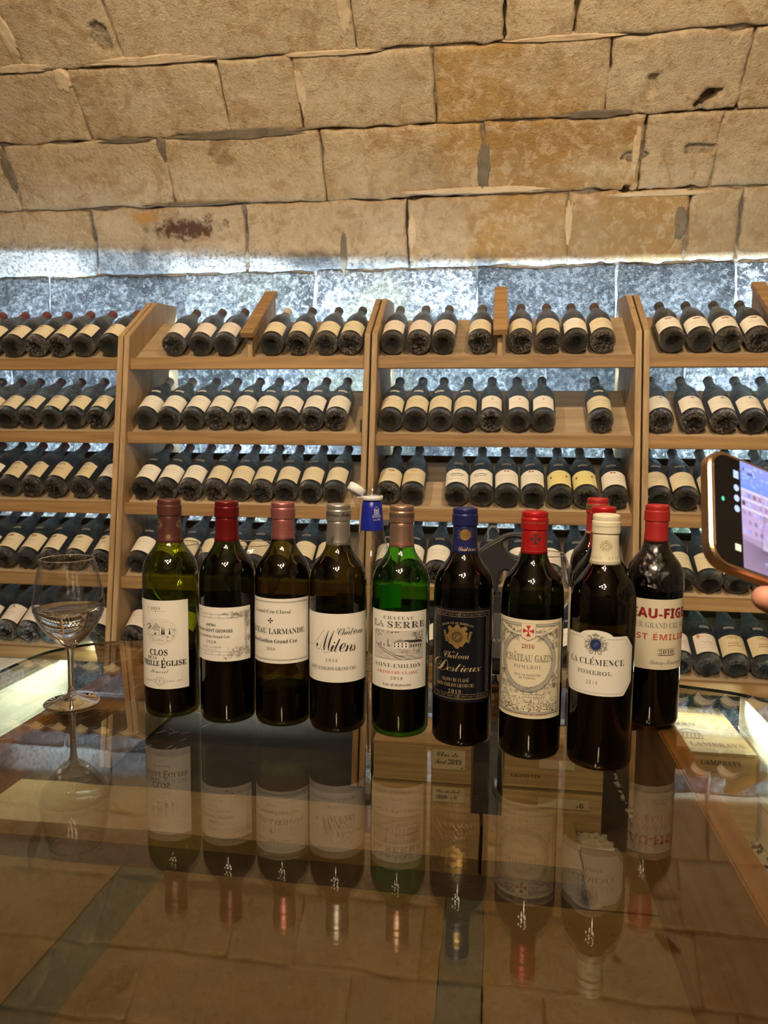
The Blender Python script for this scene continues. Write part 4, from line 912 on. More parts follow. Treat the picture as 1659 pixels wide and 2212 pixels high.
for fx, fy, r in ((.60, .30, .0032), (.68, .25, .003), (.88, .26, .0042), (.93, .38, .003), (.52, .36, .002), (.80, .36, .002)): L.p.tree(*E_(fx, fy), r, M_INK, rr, .7)
for i in range(46): y = .03+.40*rr.random(); x = rr.random()*.9; l = .05+.1*rr.random(); L.p.line([E_(x, y), E_(min(.99, x+l), max(.01, y-l*.35))], .00022, M_INK if rr.random() < .55 else M_GREY)
L.p.line([E_(.02, .52), E_(.35, .18), E_(.56, .02)], .0005, M_INK); L.p.line([E_(.06, .52), E_(.42, .20), E_(.70, .02)], .0004, M_INK)
L.t('SAINT-EMILION', 814.5, 905.5, 120.5, 8, M_INK, 'r', 1.15); L.t('GRAND CRU CLASSÉ', 819, 899.5, 134, 6, M_RED, 'r', 1.1); L.t('2018', 845.5, 869.5, 146.7, 6.2, M_INK, 'r', 1.5); L.t("Luc d'Arfeuille", 829.5, 887, 160, 5.2, M_INK, 'i', 1.2); L.done()
back_label(b, pi+.42, .0165, .155, .188, M_LAB)
p = Print(); p.text('MIS EN BOUTEILLE', -.021, .021, .2845, .0038, M_INK, 'b'); p.text('LA SERRE', -.0205, .0165, .2485, .0050, M_BROWN, 'b'); cap_print(b, rn, p)

# 6 --------------------------------------------------------------- blue capsule, black label
b, P, rn = bottle(1000, -.0356, .9648, 63, 0, G6, .19, C6, .2429, -12, 0, '', 'black bottle with navy capsule, black and gold label with a gold crest')
L = Lab(b, 1000, 63, -12, .0590, .1775, 202, M_BLK, 80, 76)
g = M_GOLDL; uL, uR = L.u(940.5), L.u(1053)
for d0, d1, e, wd in ((6, 195, 0, .0003), (8, 193, .0014, .0002), (17, 184, .0052, .0003)): L.p.frame(uL+e, L.v(d1), uR-e, L.v(d0), wd, g)
for d_ in (12.5, 188.5):
    for i in range(26): x = uL+.004+(uR-uL-.008)*i/25; L.p.curl(x, L.v(d_), .0013, i, g, .00028, .8, 1 if i % 2 else -1)
    L.p.ring((uL+uR)/2, L.v(d_), .001, .0022, .0003, g)
for x in (uL+.0033, uR-.0033):
    for i in range(44): L.p.curl(x, L.v(20+161*i/43), .0010, i, g, .00024, .8)
L.t('GRAND VIN DE BORDEAUX', 957.5, 1022, 33, 4.4, g, 'r', 1.1, arc=(L.u(988), .05))
cx, cy = L.u(988.5), L.v(60); R6 = .0125
for i in range(18):
    a = i*2*pi/18; rr_ = .0098+.0014*(i % 2); L.p.ell(cx+rr_*cos(a)*1.0, cy+rr_*sin(a), .0026, .0026, M_GOLD, 10)
for sg in (-1, 1):
    for i in range(6): a = -.6+i*.28; L.p.ell(cx+sg*(.0135+.0016*i*.4), cy-.006+.0024*i, .0022, .0011, M_GOLD, 8)
    L.p.ell(cx+sg*.0095, cy+.0105, .003, .003, M_GOLD, 10)
L.p.ell(cx, cy+.0125, .0032, .003, M_GOLD, 10); L.p.ell(cx, cy-.0125, .003, .0025, M_GOLD, 10); L.p.ell(cx, cy, .0105, .0105, M_GOLD, 32)
bk = plain('crest_brown', (.12, .08, .03), .4, .4); p2 = Print(); p2.ell(cx, cy, .0074, .0074, bk, 32); p2.build('crest_disc', BR2+.0011, L.me, L.ctr); p2 = Print(); p2.text('D', cx-.0042, cx+.0042, cy-.0032, .0066, M_GOLD, 's'); p2.ring(cx, cy, .0074, .0074, .0004, M_GOLD); p2.ring(cx, cy, .0092, .0092, .0003, M_BROWN); p2.build('crest_letter', BR2+.0013, L.me, L.ctr)
L.t('Château', 962, 1013.5, 107, 15, g, 's', .8, off=-.009); L.t('D', 944, 971, 137, 28, g, 's', off=-.010); L.t('estieux', 968, 1037.5, 135, 19, g, 's', .78, off=-.009)
L.t('GRAND CRU CLASSÉ', 958.5, 1014, 157, 7.6, g, 'r', off=-.010); L.t('SAINT-ÉMILION GRAND CRU', 950, 1025, 168.5, 7.6, g, 'r', off=-.010); L.t('2018', 972.5, 998, 182, 7.6, g, 'r', 1.4); L.done()
p = Print(); cx, cy = .0005, .2665
for i in range(14): a = i*2*pi/14; p.ell(cx+.0055*cos(a), cy+.0055*sin(a), .0018, .0018, M_GOLD, 8)
p.ell(cx, cy, .0055, .0055, M_GOLD, 24); [p.curl(cx+sg*.0078, cy+y, .0022, 0, M_GOLD, .0005, 1, sg) for sg in (-1, 1) for y in (-.003, .001, .005)]; p.text('Destieux', -.0075, .0145, .2465, .0050, M_GOLDL, 's', .9)
cap_print(b, rn, p); p = Print(); p.text('D', cx-.0026, cx+.0026, cy-.002, .0042, M_BROWN, 's'); p.ring(cx, cy, .0042, .0042, .0002, M_BROWN); p.build('capsule_letter', lambda z: rn(min(z, .278))+.0009, b, 0)

# 7 --------------------------------------------------------------- scarlet capsule with cross
b, P, rn = bottle(1147, .0496, .9392, 69, 0, G7, .175, C7, .2487, -5.6, 0, '', 'bottle with scarlet capsule marked by a black cross, tall engraved cream label')
L = Lab(b, 1147, 69, -5.6, .0531, .1732, 212.7, M_CREAM, 72, 73)
uL, uR = L.u(1084), L.u(1206.5); rr = random.Random(8); band = plain('print_grey_band', (.40, .39, .35), .6)
uL = -.0452; uR = .0452
L.p.frame(uL, L.v(203), uR, L.v(8), .0003, M_INK); L.p.frame(uL+.0022, L.v(200), uR-.0022, L.v(11), .0022, band); L.p.frame(uL+.0040, L.v(198), uR-.0040, L.v(14), .0003, M_INK)
cx, cy = 0, L.v(88); rx, ry = .0335, .0355
L.p.ring(cx, cy, rx, ry, .0045, band, 48); L.p.ring(cx, cy, rx+.0026, ry+.0026, .0004, M_INK, 48); L.p.ring(cx, cy, rx-.0028, ry-.0028, .0004, M_INK, 48)
for i in range(60): a = i*2*pi/60; L.p.ell(cx+(rx-.0040)*cos(a), cy+(ry-.0040)*sin(a), .0006, .0005, M_INK, 5)
for (x0, y0, x1, y1, n) in ((-.040, L.v(16), -.012, L.v(34), 70), (.012, L.v(16), .040, L.v(34), 70), (-.040, L.v(34), -.030, L.v(62), 34), (.030, L.v(34), .040, L.v(62), 34), (-.040, L.v(112), -.031, L.v(150), 40), (.031, L.v(112), .040, L.v(150), 40), (-.014, L.v(146), .014, L.v(154), 26), (-.036, L.v(136), -.018, L.v(150), 30), (.018, L.v(136), .036, L.v(150), 30), (-.020, L.v(36), -.010, L.v(44), 12), (.010, L.v(36), .020, L.v(44), 12)):
    L.p.vine(x0, y0, x1, y1, n, .0014, M_INK if n > 30 else M_GREY, .00026, rr)
for sg in (-1, 1):
    L.p.poly([(sg*.0385, L.v(17)), (sg*.030, L.v(24)), (sg*.020, L.v(31)), (sg*.0085, L.v(33)), (sg*.0085, L.v(28)), (sg*.019, L.v(26)), (sg*.029, L.v(18)), (sg*.0375, L.v(12))][::sg], M_CREAM)
L.p.text('ANCIEN DOMAINE', -.034, -.0095, L.v(29), 2.6*L.k, M_GREY, 'r', 1, arc=(-.0085, .06)); L.p.text('des HOSPITALIERS', .0095, .034, L.v(31), 2.6*L.k, M_GREY, 'r', 1, arc=(.010, -.06)) if False else L.p.text('des HOSPITALIERS', .0095, .036, L.v(29), 2.6*L.k, M_GREY, 'r')
L.p.poly([(-.0085, L.v(37)), (0, L.v(44)), (.0085, L.v(37)), (.0085, L.v(8)), (-.0085, L.v(8))], M_CREAM); L.p.line([(-.0085, L.v(8)), (-.0085, L.v(37)), (0, L.v(44)), (.0085, L.v(37)), (.0085, L.v(8))], .0003, M_INK)
L.p.cross(0, L.v(23.5), .0063, M_RED, .85)
L.t('2016', 1127, 1153.5, 60.5, 8.5, M_BROWN, 'r'); L.t('CHÂTEAU GAZIN', 1095, 1192, 89, 14.5, M_GREY, 'b'); L.t('POMEROL', 1111, 1170.5, 104.5, 7.5, M_GREY, 'r', 1.3); L.t('Mise en bouteilles', 1113, 1168.5, 119.5, 4.8, M_GREY, 'b', 1.2); L.t('au Château', 1122.5, 1157.5, 126, 4.8, M_GREY, 'b', 1.2)
y0, y1 = L.v(196), L.v(158)
for i in range(420):
    x = -.040+.080*rr.random(); f = rr.random(); y = y0+(y1-y0)*.8*f; L.p.ell(x, y, .0007*(1.2-.6*f), .00045*(1.2-.6*f), M_INK if rr.random() < .6 else M_GREY, 5)
L.p.line([(-.004, y1-.006), (.012, y0+.004), (.036, y0+.001)], .0006, M_CREAM); L.p.line([(-.002, y1-.006), (.010, y0)], .0004, M_CREAM)
L.p.rect(-.006, y1-.0045, .022, y1-.001, M_CREAM); L.p.line([(-.006, y1-.001), (.022, y1-.001)], .0008, M_GREY); [L.p.rect(-.004+.003*i, y1-.004, -.003+.003*i, y1-.002, M_GREY) for i in range(9)]; L.p.poly([(-.036, y1-.006), (-.022, y1-.004), (-.026, y1+.002), (-.033, y1+.001)], M_LGREY)
for fx in (-.038, -.030, -.020, -.014, -.006, .004, .012, .022, .028): L.p.tree(fx, y1+.001, .0026, M_INK, rr, .7)
for i in range(22): x = -.036+.072*rr.random(); y = L.v(154)+.004*rr.random(); L.p.line([(x, y), (x+.005, y+.0006)], .00018, M_LGREY)
L.t('E. de BAILLIENCOURT dit COURCOL', 1091, 1184, 205.5, 3.8, M_BROWN, 'b'); L.done()
p = Print(); p.cross(.0015, .2668, .0060, M_INK, .8); p.text('CHATEAU GAZIN', -.0085, .0115, .2745, .0017, M_BROWN, 'n', arc=(.0015, .009)); p.text('POMEROL', -.0065, .0095, .2575, .0016, M_BROWN, 'n'); p.line([(-.04, .2518), (.04, .2518)], .0005, M_BROWN); p.text('GRAND VIN DE BORDEAUX', -.021, .021, .2848, .0026, M_BROWN, 'b'); cap_print(b, rn, p)

# 8 --------------------------------------------------------------- ivory capsule
b, P, rn = bottle(1297, .1313, .9203, 73, 0, G8, .150, C8, .2415, -13, 0, '', 'nearest bottle, ivory capsule and eight-sided white label with a navy blue medallion')
hw = .0500; zt8, kb = .1685, (.1685-.0917)/144
def top8(u, e=0.0):
    h = .1685-12*kb; au = abs(u-0.002)
    d = h
    if au < .019: d = h+12*kb*max(0, 1-(au/.019)**2)**.6
    if abs(u) > hw-.011: d = h-(abs(u)-(hw-.011))*1.25
    return d
def bot8(u):
    d = .0917
    if abs(u) > hw-.013: d += (abs(u)-(hw-.013))*1.25
    return d
L = Lab(b, 1297, 73, -13, .0917, .1685, 144, M_LAB, 75.4, 75.4, top8, bot8)
i_ = .0032; pts = [(-hw+i_, .1685-12*kb-.016), (-hw+.013, .1685-12*kb-i_), (-.012, .1685-12*kb-i_)]; L.p.line(pts, .00028, M_GREY); L.p.line([(-x, y) for x, y in pts], .00028, M_GREY)
L.p.line([(-hw+i_, .1685-12*kb-.016), (-hw+i_, .0917+.0175), (-hw+.0145, .0917+i_), (hw-.0145, .0917+i_), (hw-i_, .0917+.0175), (hw-i_, .1685-12*kb-.016)], .00028, M_GREY)
cx, cy = L.u(1284), L.v(31); L.p.crest(cx, cy, .0112, M_GREY, .00045); L.p.crest(cx, cy, .0124, M_INK, .0003)
for i in range(30): a = i*2*pi/30; L.p.ell(cx+.0078*cos(a), cy+.0078*sin(a), .0005, .0005, M_INK, 5)
L.p.ell(cx, cy, .0064, .0064, M_NAVY, 32); p2 = Print(); p2.text('P', cx-.003, cx+.003, cy-.0028, .0056, plain('ink_blue', (.10, .12, .30), .4), 's'); p2.build('crest_letter', BR2+.0011, L.me, L.ctr)
L.t('LA CLÉMENCE', 1233, 1345, 76, 12.5, M_INK, 'r', 1.05); L.t('POMEROL', 1247, 1320.5, 97, 8, M_GREY, 'b', 1.1, off=.004); L.t('2016', 1266.5, 1290.5, 119, 8.5, M_GREY, 'n', 1.5); L.done()
back_label(b, pi-.3, .026, .05, .10, M_LAB)
gc = plain('ink_champagne', (.52, .44, .24), .5, .3)
p = Print(); p.crest(.0005, .2635, .0062, gc, .0004); p.text('P', -.0011, .0021, .2620, .0032, gc, 's'); p.text('CLÉMENCE', -.028, -.0035, .2475, .0036, gc, 'r', 1); p.text('LA CLÉMENCE', .0035, .036, .2475, .0036, gc, 'r', 1); p.line([(-.04, .2448), (.04, .2448)], .0003, gc); [p.ell(-.03+.0016*i, .2860, .0005, .0005, M_GREY, 5) for i in range(38)]; cap_print(b, rn, p)

# 9 --------------------------------------------------------------- red capsule, wrapped, cream label
M_WRAP = thin_glass('cling_wrap', (.97, .97, .97), (.9, .9, .9), .05, .03, (90, .9))
def wrapped(b, P):
    pr = [(.0386, .186), (.0386, .19)]+[(r+.0007, z) for r, z in P if .19 < z < .250]
    me = lathe_me('cling_film', pr, 64)
    for v in me.vertices:
        if v.co.z > .16: k = noise.noise(Vector((atan2(v.co.y, v.co.x)*9, v.co.z*40, 1)))*.0012+.0008*noise.noise(Vector((atan2(v.co.y, v.co.x)*30, v.co.z*90, 3))); v.co.x *= 1+abs(k)*20; v.co.y *= 1+abs(k)*20
    link('cling_film', me, b, M_WRAP, True)
b, P, rn = bottle(1411, .220, 1.075, 56, 0, G9, .24, C9, .250, 29, 0, '', 'film-wrapped bottle, plain red capsule, cream label with red capitals, rightmost of the row'); wrapped(b, P)
L = Lab(b, 1411, 56, 15, .081, .176, 143, M_CREAM, 170, 160)
um = BR2; w0, w1 = radians(-118-15)*um, radians(116-15)*um
for q, mt in ((.0008, M_RED), (0, plain('ink_maroon', (.12, .015, .015), .5))): L.p.text('CHATEAU-FIGEAC', w0+q, w1+q, L.v(37)-q, 19*L.k, mt, 'N')
L.p.text('PREMIER GRAND CRU CLASSÉ', -.060, .062, L.v(58), 11*L.k, M_GREY, 'r'); L.p.text('ST ÉMILION', radians(-31-15)*um, radians(95-15)*um, L.v(82), 12*L.k, plain('ink_vermilion', (.55, .10, .05), .5), 'N', 1.15)
a, c = L.u(1424), L.u(1452); L.p.text('2010', a+.0008, c-.0012, L.v(110.5), 8*L.k, M_INK, 'r', 1.0); L.p.frame(a-.0006, L.v(112.5), c+.0004, L.v(100.5), .0003, M_INK); L.p.line([(a, L.v(113.6)), (c+.001, L.v(113.6)), (c+.001, L.v(102))], .0004, M_INK)
L.p.text('thierry Manoncourt', L.u(1409), L.u(1462)+.008, L.v(132), 9*L.k, M_GREY, 't', .8); L.p.ell(L.u(1357), L.v(92), .006, .009, plain('seal_orange', (.70, .28, .14), .6)); L.p.text('F', L.u(1357)-.002, L.u(1357)+.003, L.v(96), .006, M_BROWN, 'i'); L.done()

# bottles standing behind ------------------------------------------
b, P, rn = bottle(0, .154, 1.174, 0, 0, G9, .23, C9, .246, 0, 0, '', 'film-wrapped bottle, red capsule with gold band, rearmost behind the ivory-capped one'); wrapped(b, P)
label_mesh('label', BR2+.001, 0, -.050, .050, .165, .065, M_CREAM, b, 40)
p = Print(); p.rect(-.05, .2835, .05, .2905, M_GOLD); p.rect(-.044, .2475, .044, .2505, M_GOLDL); cap_print(b, rn, p); p = Print(); p.text('CHATEAU', -.022, .012, .2850, .0036, M_INK, 'n', 1.2); p.build('band_lettering', .0171, b, 0)
b, P, rn = bottle(0, .142, 1.024, 0, 0, G3, .15, C7, .246, 0, 0, '', 'red-capped bottle directly behind the ivory-capped one, only cap and shoulder showing')
label_mesh('label', BR2+.0004, 0, -.040, .040, .150, .065, M_LAB, b, 40)

# ------------------------------------------------------------------ clear water bottle
M_CLEAR = thin_glass('clear_glass', (.93, .94, .93), (.34, .35, .34), .09, 0.01)
wb = empty('water_bottle', (-.200, 1.245, TZ+.0002), -atan2(-.2, 1.245)); tag(wb, 'empty clear glass water bottle with blue neck sleeve and open white flip cap', 'water bottle')
PC = [(0, .020), (.02, .012), (.034, .001), (.0395, .006), (.0395, .12)]+smooth_prof([(.0395, .12), (.0375, .135), (.0372, .150), (.0368, .165), (.0340, .185), (.0275, .205), (.0215, .225), (.0185, .245), (.0165, .270), (.0150, .282)], 5)[1:]+[(.0165, .284), (.0165, .288), (.0130, .289), (.0130, .301), (.0138, .3015), (.0138, .3025), (.0125, .303)]
link('glass', lathe_me('glass', PC, 56), wb, M_CLEAR, True)
for z in (.292, .2955, .299): link('thread', lathe_me('thread', [(.0131, z-.0006), (.0140, z), (.0131, z+.0006)], 32), wb, M_CLEAR, True)
rc = lambda z: .0205 if z < .235 else (.0192-(z-.235)*(.0192-.0172)/.04)
link('sleeve', lathe_me('sleeve', [(.0198, .2335), (.0190, .245), (.0172, .270), (.0160, .281), (.0155, .2815)], 48), wb, M_BLUE, True)
rs = lambda z: .0198+(max(z, .2335)-.2335)*(.0172-.0198)/.0365+.0004
p = Print(); wm = M_WHITE; x0 = .0090
p.line([(x0-.0055, .2690), (x0, .2738), (x0+.0055, .2690)], .0004, wm); p.line([(x0-.0055, .2687), (x0+.0055, .2687)], .0005, wm)
for i in range(5): p.rect(x0-.0048+.0022*i, .2605, x0-.0040+.0022*i, .2685, wm)
p.line([(x0-.0085, .2598), (x0+.0085, .2598)], .0004, wm); p.text('ARCACHON', x0-.0085, x0+.0085, .2560, .0026, wm, 'n', 1.05, off=.01); p.text('depuis 1923', x0-.0068, x0+.0068, .2515, .0022, wm, 's', 1); p.build('sleeve_print', lambda z: rs(z)+.0002, wb, 0)
link('cap_ring', lathe_me('cap_ring', [(.0168, .2835), (.0180, .284), (.0180, .2905), (.0168, .291), (.0150, .2905), (.0150, .284), (.0168, .2835)], 40), wb, M_WHITE, True)
cp = link('flip_cap', lathe_me('flip_cap', [(0, .0), (.0125, .0005), (.0152, .003), (.0155, .014), (.0145, .0143), (.0140, .0045), (.011, .0035), (.0085, .0035), (.0085, .009), (.0078, .009), (.0076, .003), (0, .0028)], 40), wb, M_WHITE, True)
cp.location = (-.0300, 0, .2935); cp.rotation_euler = (radians(-14), radians(32), 0)
bm = box_bm(-.0245, -.0165, -.006, .006, .2870, .2895, .0006); from_bm('hinge', bm, wb, M_WHITE)
label_mesh('label', .0399, 0, -.012+.045, .055, .100, .03, M_LAB, wb, 20)

# ------------------------------------------------------------------ wine glasses
M_WG = thin_glass('crystal', (.97, .97, .98), (.50, .51, .55), .075, 0.01)
def stem_mat():
    m, nt, out = nmat('crystal_solid')
    b = N(nt, 'ShaderNodeBsdfGlass', {'Color': (1, 1, 1), 'Roughness': 0, 'IOR': 1.5})
    lp = N(nt, 'ShaderNodeBsdfPrincipled', {'Base Color': (1, 1, 1), 'Roughness': 0, 'Transmission Weight': 1, 'IOR': 1.5}); nt.links.new(lp.outputs[0], out.inputs[0]); return m
M_SOLID = stem_mat()
M_WATER = plain('water', (1, 1, 1), 0, trans=1, ior=1.333)
def wine_glass(X, Y, label, water=None, name='wine_glass', s=1.0, rim=.2115, group='wine glasses on the table'):
    g = empty(name, (X, Y, TZ+.0003)); tag(g, label, 'wine glass', group)
    bowl = smooth_prof([(.006, .083), (.012, .0875), (.026, .100), (.040, .118), (.0475, .136), (.0485, .147), (.0465, .165), (.0415, .190), (.0358, rim)], 6)
    link('bowl', lathe_me('bowl', [(0, .0835)]+bowl, 64), g, M_WG, True)
    link('rim', lathe_me('rim', [(.0352, rim-.0006), (.0358, rim+.0006), (.0366, rim), (.0358, rim-.0010), (.0352, rim-.0006)], 64), g, M_SOLID, True)
    st = smooth_prof([(.013, .0885), (.0075, .0835), (.0050, .076), (.0042, .062), (.0040, .040), (.0046, .022), (.0075, .0125), (.014, .0075), (.0255, .0045), (.0375, .0028)], 5)
    link('stem_and_foot', lathe_me('stem_and_foot', [(0, .0883)]+st+[(.0385, .0018), (.0380, .0005), (.036, 0), (0, 0)], 64), g, M_SOLID, True)
    if water:
        pts = [(r-.0009, z) for r, z in bowl if z <= water]; pts = [(0, .0892)]+[(max(r, .0005), z) for r, z in pts if z > .0895]
        r_ = pts[-1][0]; pts += [(r_, water), (r_-.0012, water-.0012), (0, water-.0014)]
        link('water', lathe_me('water', pts, 64), g, M_WATER, True)
    return g
wine_glass(-.598, .997, 'stemmed wine glass half full of water, standing alone at the left of the table', .1405)
wine_glass(-.539, 1.240, 'empty wine glass, only its rim seen behind the leftmost, brown-capped bottle', rim=.2025)
wine_glass(-.412, 1.262, 'empty wine glass between and behind the deep red and rose capped bottles', rim=.2025)
wine_glass(.079, 1.245, 'empty wine glass behind the scarlet-capped bottle', rim=.2025)

# ------------------------------------------------------------------ black wine preserver
cv = empty('wine_preserver', (0, 1.20, TZ+.0003)); tag(cv, 'black plastic wine preserver with a looped handle, between the navy and scarlet capped bottles', 'wine tool')
H_ = [(-.022, .990), (-.0265, 1.004), (-.013, 1.018), (.008, 1.031), (.020, 1.0375), (.036, 1.040), (.052, 1.0385), (.066, 1.031), (.074, 1.018), (.072, 1.000), (.062, .985), (.050, .977), (.035, .977), (.020, .983), (.012, .975), (.009, .955), (.006, .925), (.003, .900), (-.014, .900), (-.018, .93), (-.021, .965)]
HO = [(.014, 1.020), (.018, 1.030), (.028, 1.0345), (.042, 1.033), (.055, 1.028), (.060, 1.018), (.056, 1.007), (.045, 1.002), (.033, 1.004), (.022, 1.011)]
def holed(name, O, I, y0, y1, mat, parent, z0):
    bm = bmesh.new()
    def loop(pts, y): return [bm.verts.new((x, y, z-z0)) for x, z in pts]
    O = close_spline(O+[O[0]], 3)[:-1]; I = close_spline(I+[I[0]], 4)[:-1]
    fr = loop(O, y0); fi = loop(I, y0); 
    es = [bm.edges.new((fr[i], fr[(i+1) % len(fr)])) for i in range(len(fr))]+[bm.edges.new((fi[i], fi[(i+1) % len(fi)])) for i in range(len(fi))]
    bmesh.ops.triangle_fill(bm, edges=es, use_beauty=True)
    r = bmesh.ops.extrude_face_region(bm, geom=bm.faces[:]); vs = [g for g in r['geom'] if isinstance(g, bmesh.types.BMVert)]
    for v in vs: v.co.y = y1
    bmesh.ops.recalc_face_normals(bm, faces=bm.faces)
    sh = [e for e in bm.edges if len(e.link_faces) == 2 and e.calc_face_angle() > .9]
    bmesh.ops.bevel(bm, geom=sh, offset=.003, segments=3, affect='EDGES'); return from_bm(name, bm, parent, mat)
holed('handle', H_, HO, -.018, .018, M_BLACKP, cv, TZ)
bm = box_bm(-.026, .026, -.024, .026, .020, .150, .006); from_bm('body', bm, cv, M_BLACKP)
bm = box_bm(-.010, .0285, -.028, -.0245, .045, .118, .002); o = from_bm('face_plate', bm, cv, M_GREYP)
p = Print(); p.text('CORAVIN', -.022, .027, 0, .006, M_LGREY, 'n', 1.3); o2 = p.build('lettering', 0, o, flat=lambda u, v: (u, -.0284, v+.072))
link('ring', lathe_me('ring', [(.0, .0), (.029, .0), (.031, .004), (.031, .010), (.027, .014), (.027, .019), (.025, .0205), (0, .0205)], 48), cv, M_CHROME, True)
bm = bmesh.new()
pts = [(.000+.010*cos(a), .236+.012*sin(a)) for a in [pi*1.15-i*pi*1.1/12 for i in range(13)]]
pts = [(-.010, .222)]+pts
for i, (x, z) in enumerate(pts):
    for y in (.008, .014):
        for q in (0, .0025): pass
A = [bm.verts.new((x, .022, z)) for x, z in pts]; B = [bm.verts.new((x, .030, z)) for x, z in pts]; A2 = [bm.verts.new((x*.75, .022, .236+(z-.236)*.78)) for x, z in pts]; B2 = [bm.verts.new((x*.75, .030, .236+(z-.236)*.78)) for x, z in pts]
for i in range(len(pts)-1):
    for q, w_ in ((A, A2), (B2, B), (B, A), (A2, B2)): bm.faces.new((q[i], q[i+1], w_[i+1], w_[i]))
bmesh.ops.recalc_face_normals(bm, faces=bm.faces); from_bm('trigger_loop', bm, cv, plain('grey_metal', (.30, .29, .27), .4, .6))

# ------------------------------------------------------------------ small gadget on the second shelf, beside the middle post
gx = box('door_stop', -.475, -.463, YR[1]+.024, YR[1]+.045, ZR[1]+.004, ZR[1]+.050, M_BLACKP, bev=.003); gx.name = 'shelf_sensor'; tag(gx, 'small black upright gadget on the second shelf against the middle post', 'gadget')

# ------------------------------------------------------------------ wooden wine cases under and beside the table
def crate(X0, X1, Y0, Y1, Z0, Z1, label, mat, side_lines=(), tops=(), fronts=(), rights=(), lefts=(), ridge=True):
    c = empty('wine_case', ((X0+X1)/2, (Y0+Y1)/2, Z0)); tag(c, label, 'wooden case', 'wooden wine cases'); t = .009
    box('lid', X0, X1, Y0, Y1, Z1-t, Z1, mat, c, .0012); box('bottom', X0, X1, Y0, Y1, Z0+.0005, Z0+t, mat, c, .0012)
    for a, b_ in ((Y0, Y0+t), (Y1-t, Y1)): box('end_board', X0+.001, X1-.001, a+.001, b_-.001, Z0+t, Z1-t, mat, c, .001)
    for a, b_ in ((X0, X0+t), (X1-t, X1)): box('side_board', a+.001, b_-.001, Y0+t, Y1-t, Z0+t, Z1-t, mat, c, .001)
    L = c.location
    for (txt, x0, x1, y, cap, st, m) in tops: q_ = Print(); q_.text(txt, x0, x1, y, cap, m, st); q_.build('branding', 0, c, flat=lambda u, v: (u-L.x, v-L.y, Z1-L.z+.0006))
    for (txt, x0, x1, z, cap, st, m) in fronts: q_ = Print(); q_.text(txt, x0, x1, z, cap, m, st); q_.build('branding', 0, c, flat=lambda u, v: (u-L.x, Y0-L.y-.0006+.0005, v-L.z))
    return c
BRAND = plain('branding_burn', (.10, .065, .035), .7); BRG = plain('branding_grey', (.24, .22, .17), .7)
# right stack with the big cases
c = crate(.51, .790, 2.318, 2.72, .130, .260, 'pale wine case branded with the year 2023, top of the pair right of the table', M_CR,
  tops=[('CLOS DES LAMBRAYS', .46, .775, 2.655, .026, 'b', BRAND), ('grand cru', .56, .66, 2.59, .010, 'n', BRG), ('2023', .575, .67, 2.535, .022, 'b', BRAND), ('CLOS DES LAMBRAYS', .46, .77, 2.365, .030, 'b', BRAND)],
  fronts=[('DOMAINE des LAMBRAYS', .48, .745, .222, .014, 'b', BRAND), ('GRAND CRU', .58, .68, .198, .007, 'n', BRAND)])
q_ = Print(); q_.frame(.60, 2.425, .665, 2.47, .003, BRAND); [q_.line([(.605+.012*i, 2.43), (.612+.012*i, 2.465)], .003, BRAND) for i in range(5)]; q_.line([(.60, 2.48), (.632, 2.505), (.665, 2.48)], .004, BRAND); q_.build('branding', 0, c, flat=lambda u, v: (u-c.location.x, v-c.location.y, .1306))
crate(.51, .797, 2.312, 2.72, -.012, .1285, 'wine case at the bottom of the pair right of the table, on gravel', M_CR)
M_CRT = plain('paper_tag', (.50, .44, .30), .7)
def papertag(c, x0, x1, z0, z1, Y, lines):
    L = c.location; q_ = Print(); q_.rect(x0, z0, x1, z1, M_CRT); o = q_.build('paper_label', 0, c, flat=lambda u, v: (u-L.x, Y-L.y-.0008, v-L.z))
    q2 = Print()
    for (t, a, b_, z, cap) in lines: q2.text(t, a, b_, z, cap, M_INK, 's', .9)
    if q2.v: q2.build('handwriting', 0, o, flat=lambda u, v: (u-L.x, Y-L.y-.0014, v-L.z))
c = crate(-.36, -.051, 2.30, 2.66, .112, .240, 'case with handwritten paper label, top of the stack under the table left of centre', M_CR); papertag(c, -.173, -.070, .158, .222, 2.30, [('Clos de', -.160, -.090, .200, .014), ('Tart 2019', -.165, -.082, .176, .014), ('x6', -.086, -.076, .161, .006)])
c = crate(-.365, -.051, 2.305, 2.66, -.017, .1105, 'case with handwritten label, bottom of the stack under the table left of centre', M_CR); papertag(c, -.170, -.070, .050, .098, 2.305, [('Clos de Tart', -.16, -.085, .080, .010), ('2020  x 6', -.160, -.095, .060, .010)])
c = crate(.049, .348, 2.30, 2.66, .118, .262, 'case with a blank paper strip, top of the stack under the right of the table', M_CR, fronts=[('GRAND VIN', .07, .16, .150, .010, 'b', BRAND)]); papertag(c, .155, .262, .182, .212, 2.30, [])
c = crate(.046, .348, 2.305, 2.66, -.017, .1165, 'case marked x6, bottom of the stack under the right of the table', M_CR); papertag(c, .155, .308, .056, .088, 2.305, [('x6', .268, .292, .062, .013)])
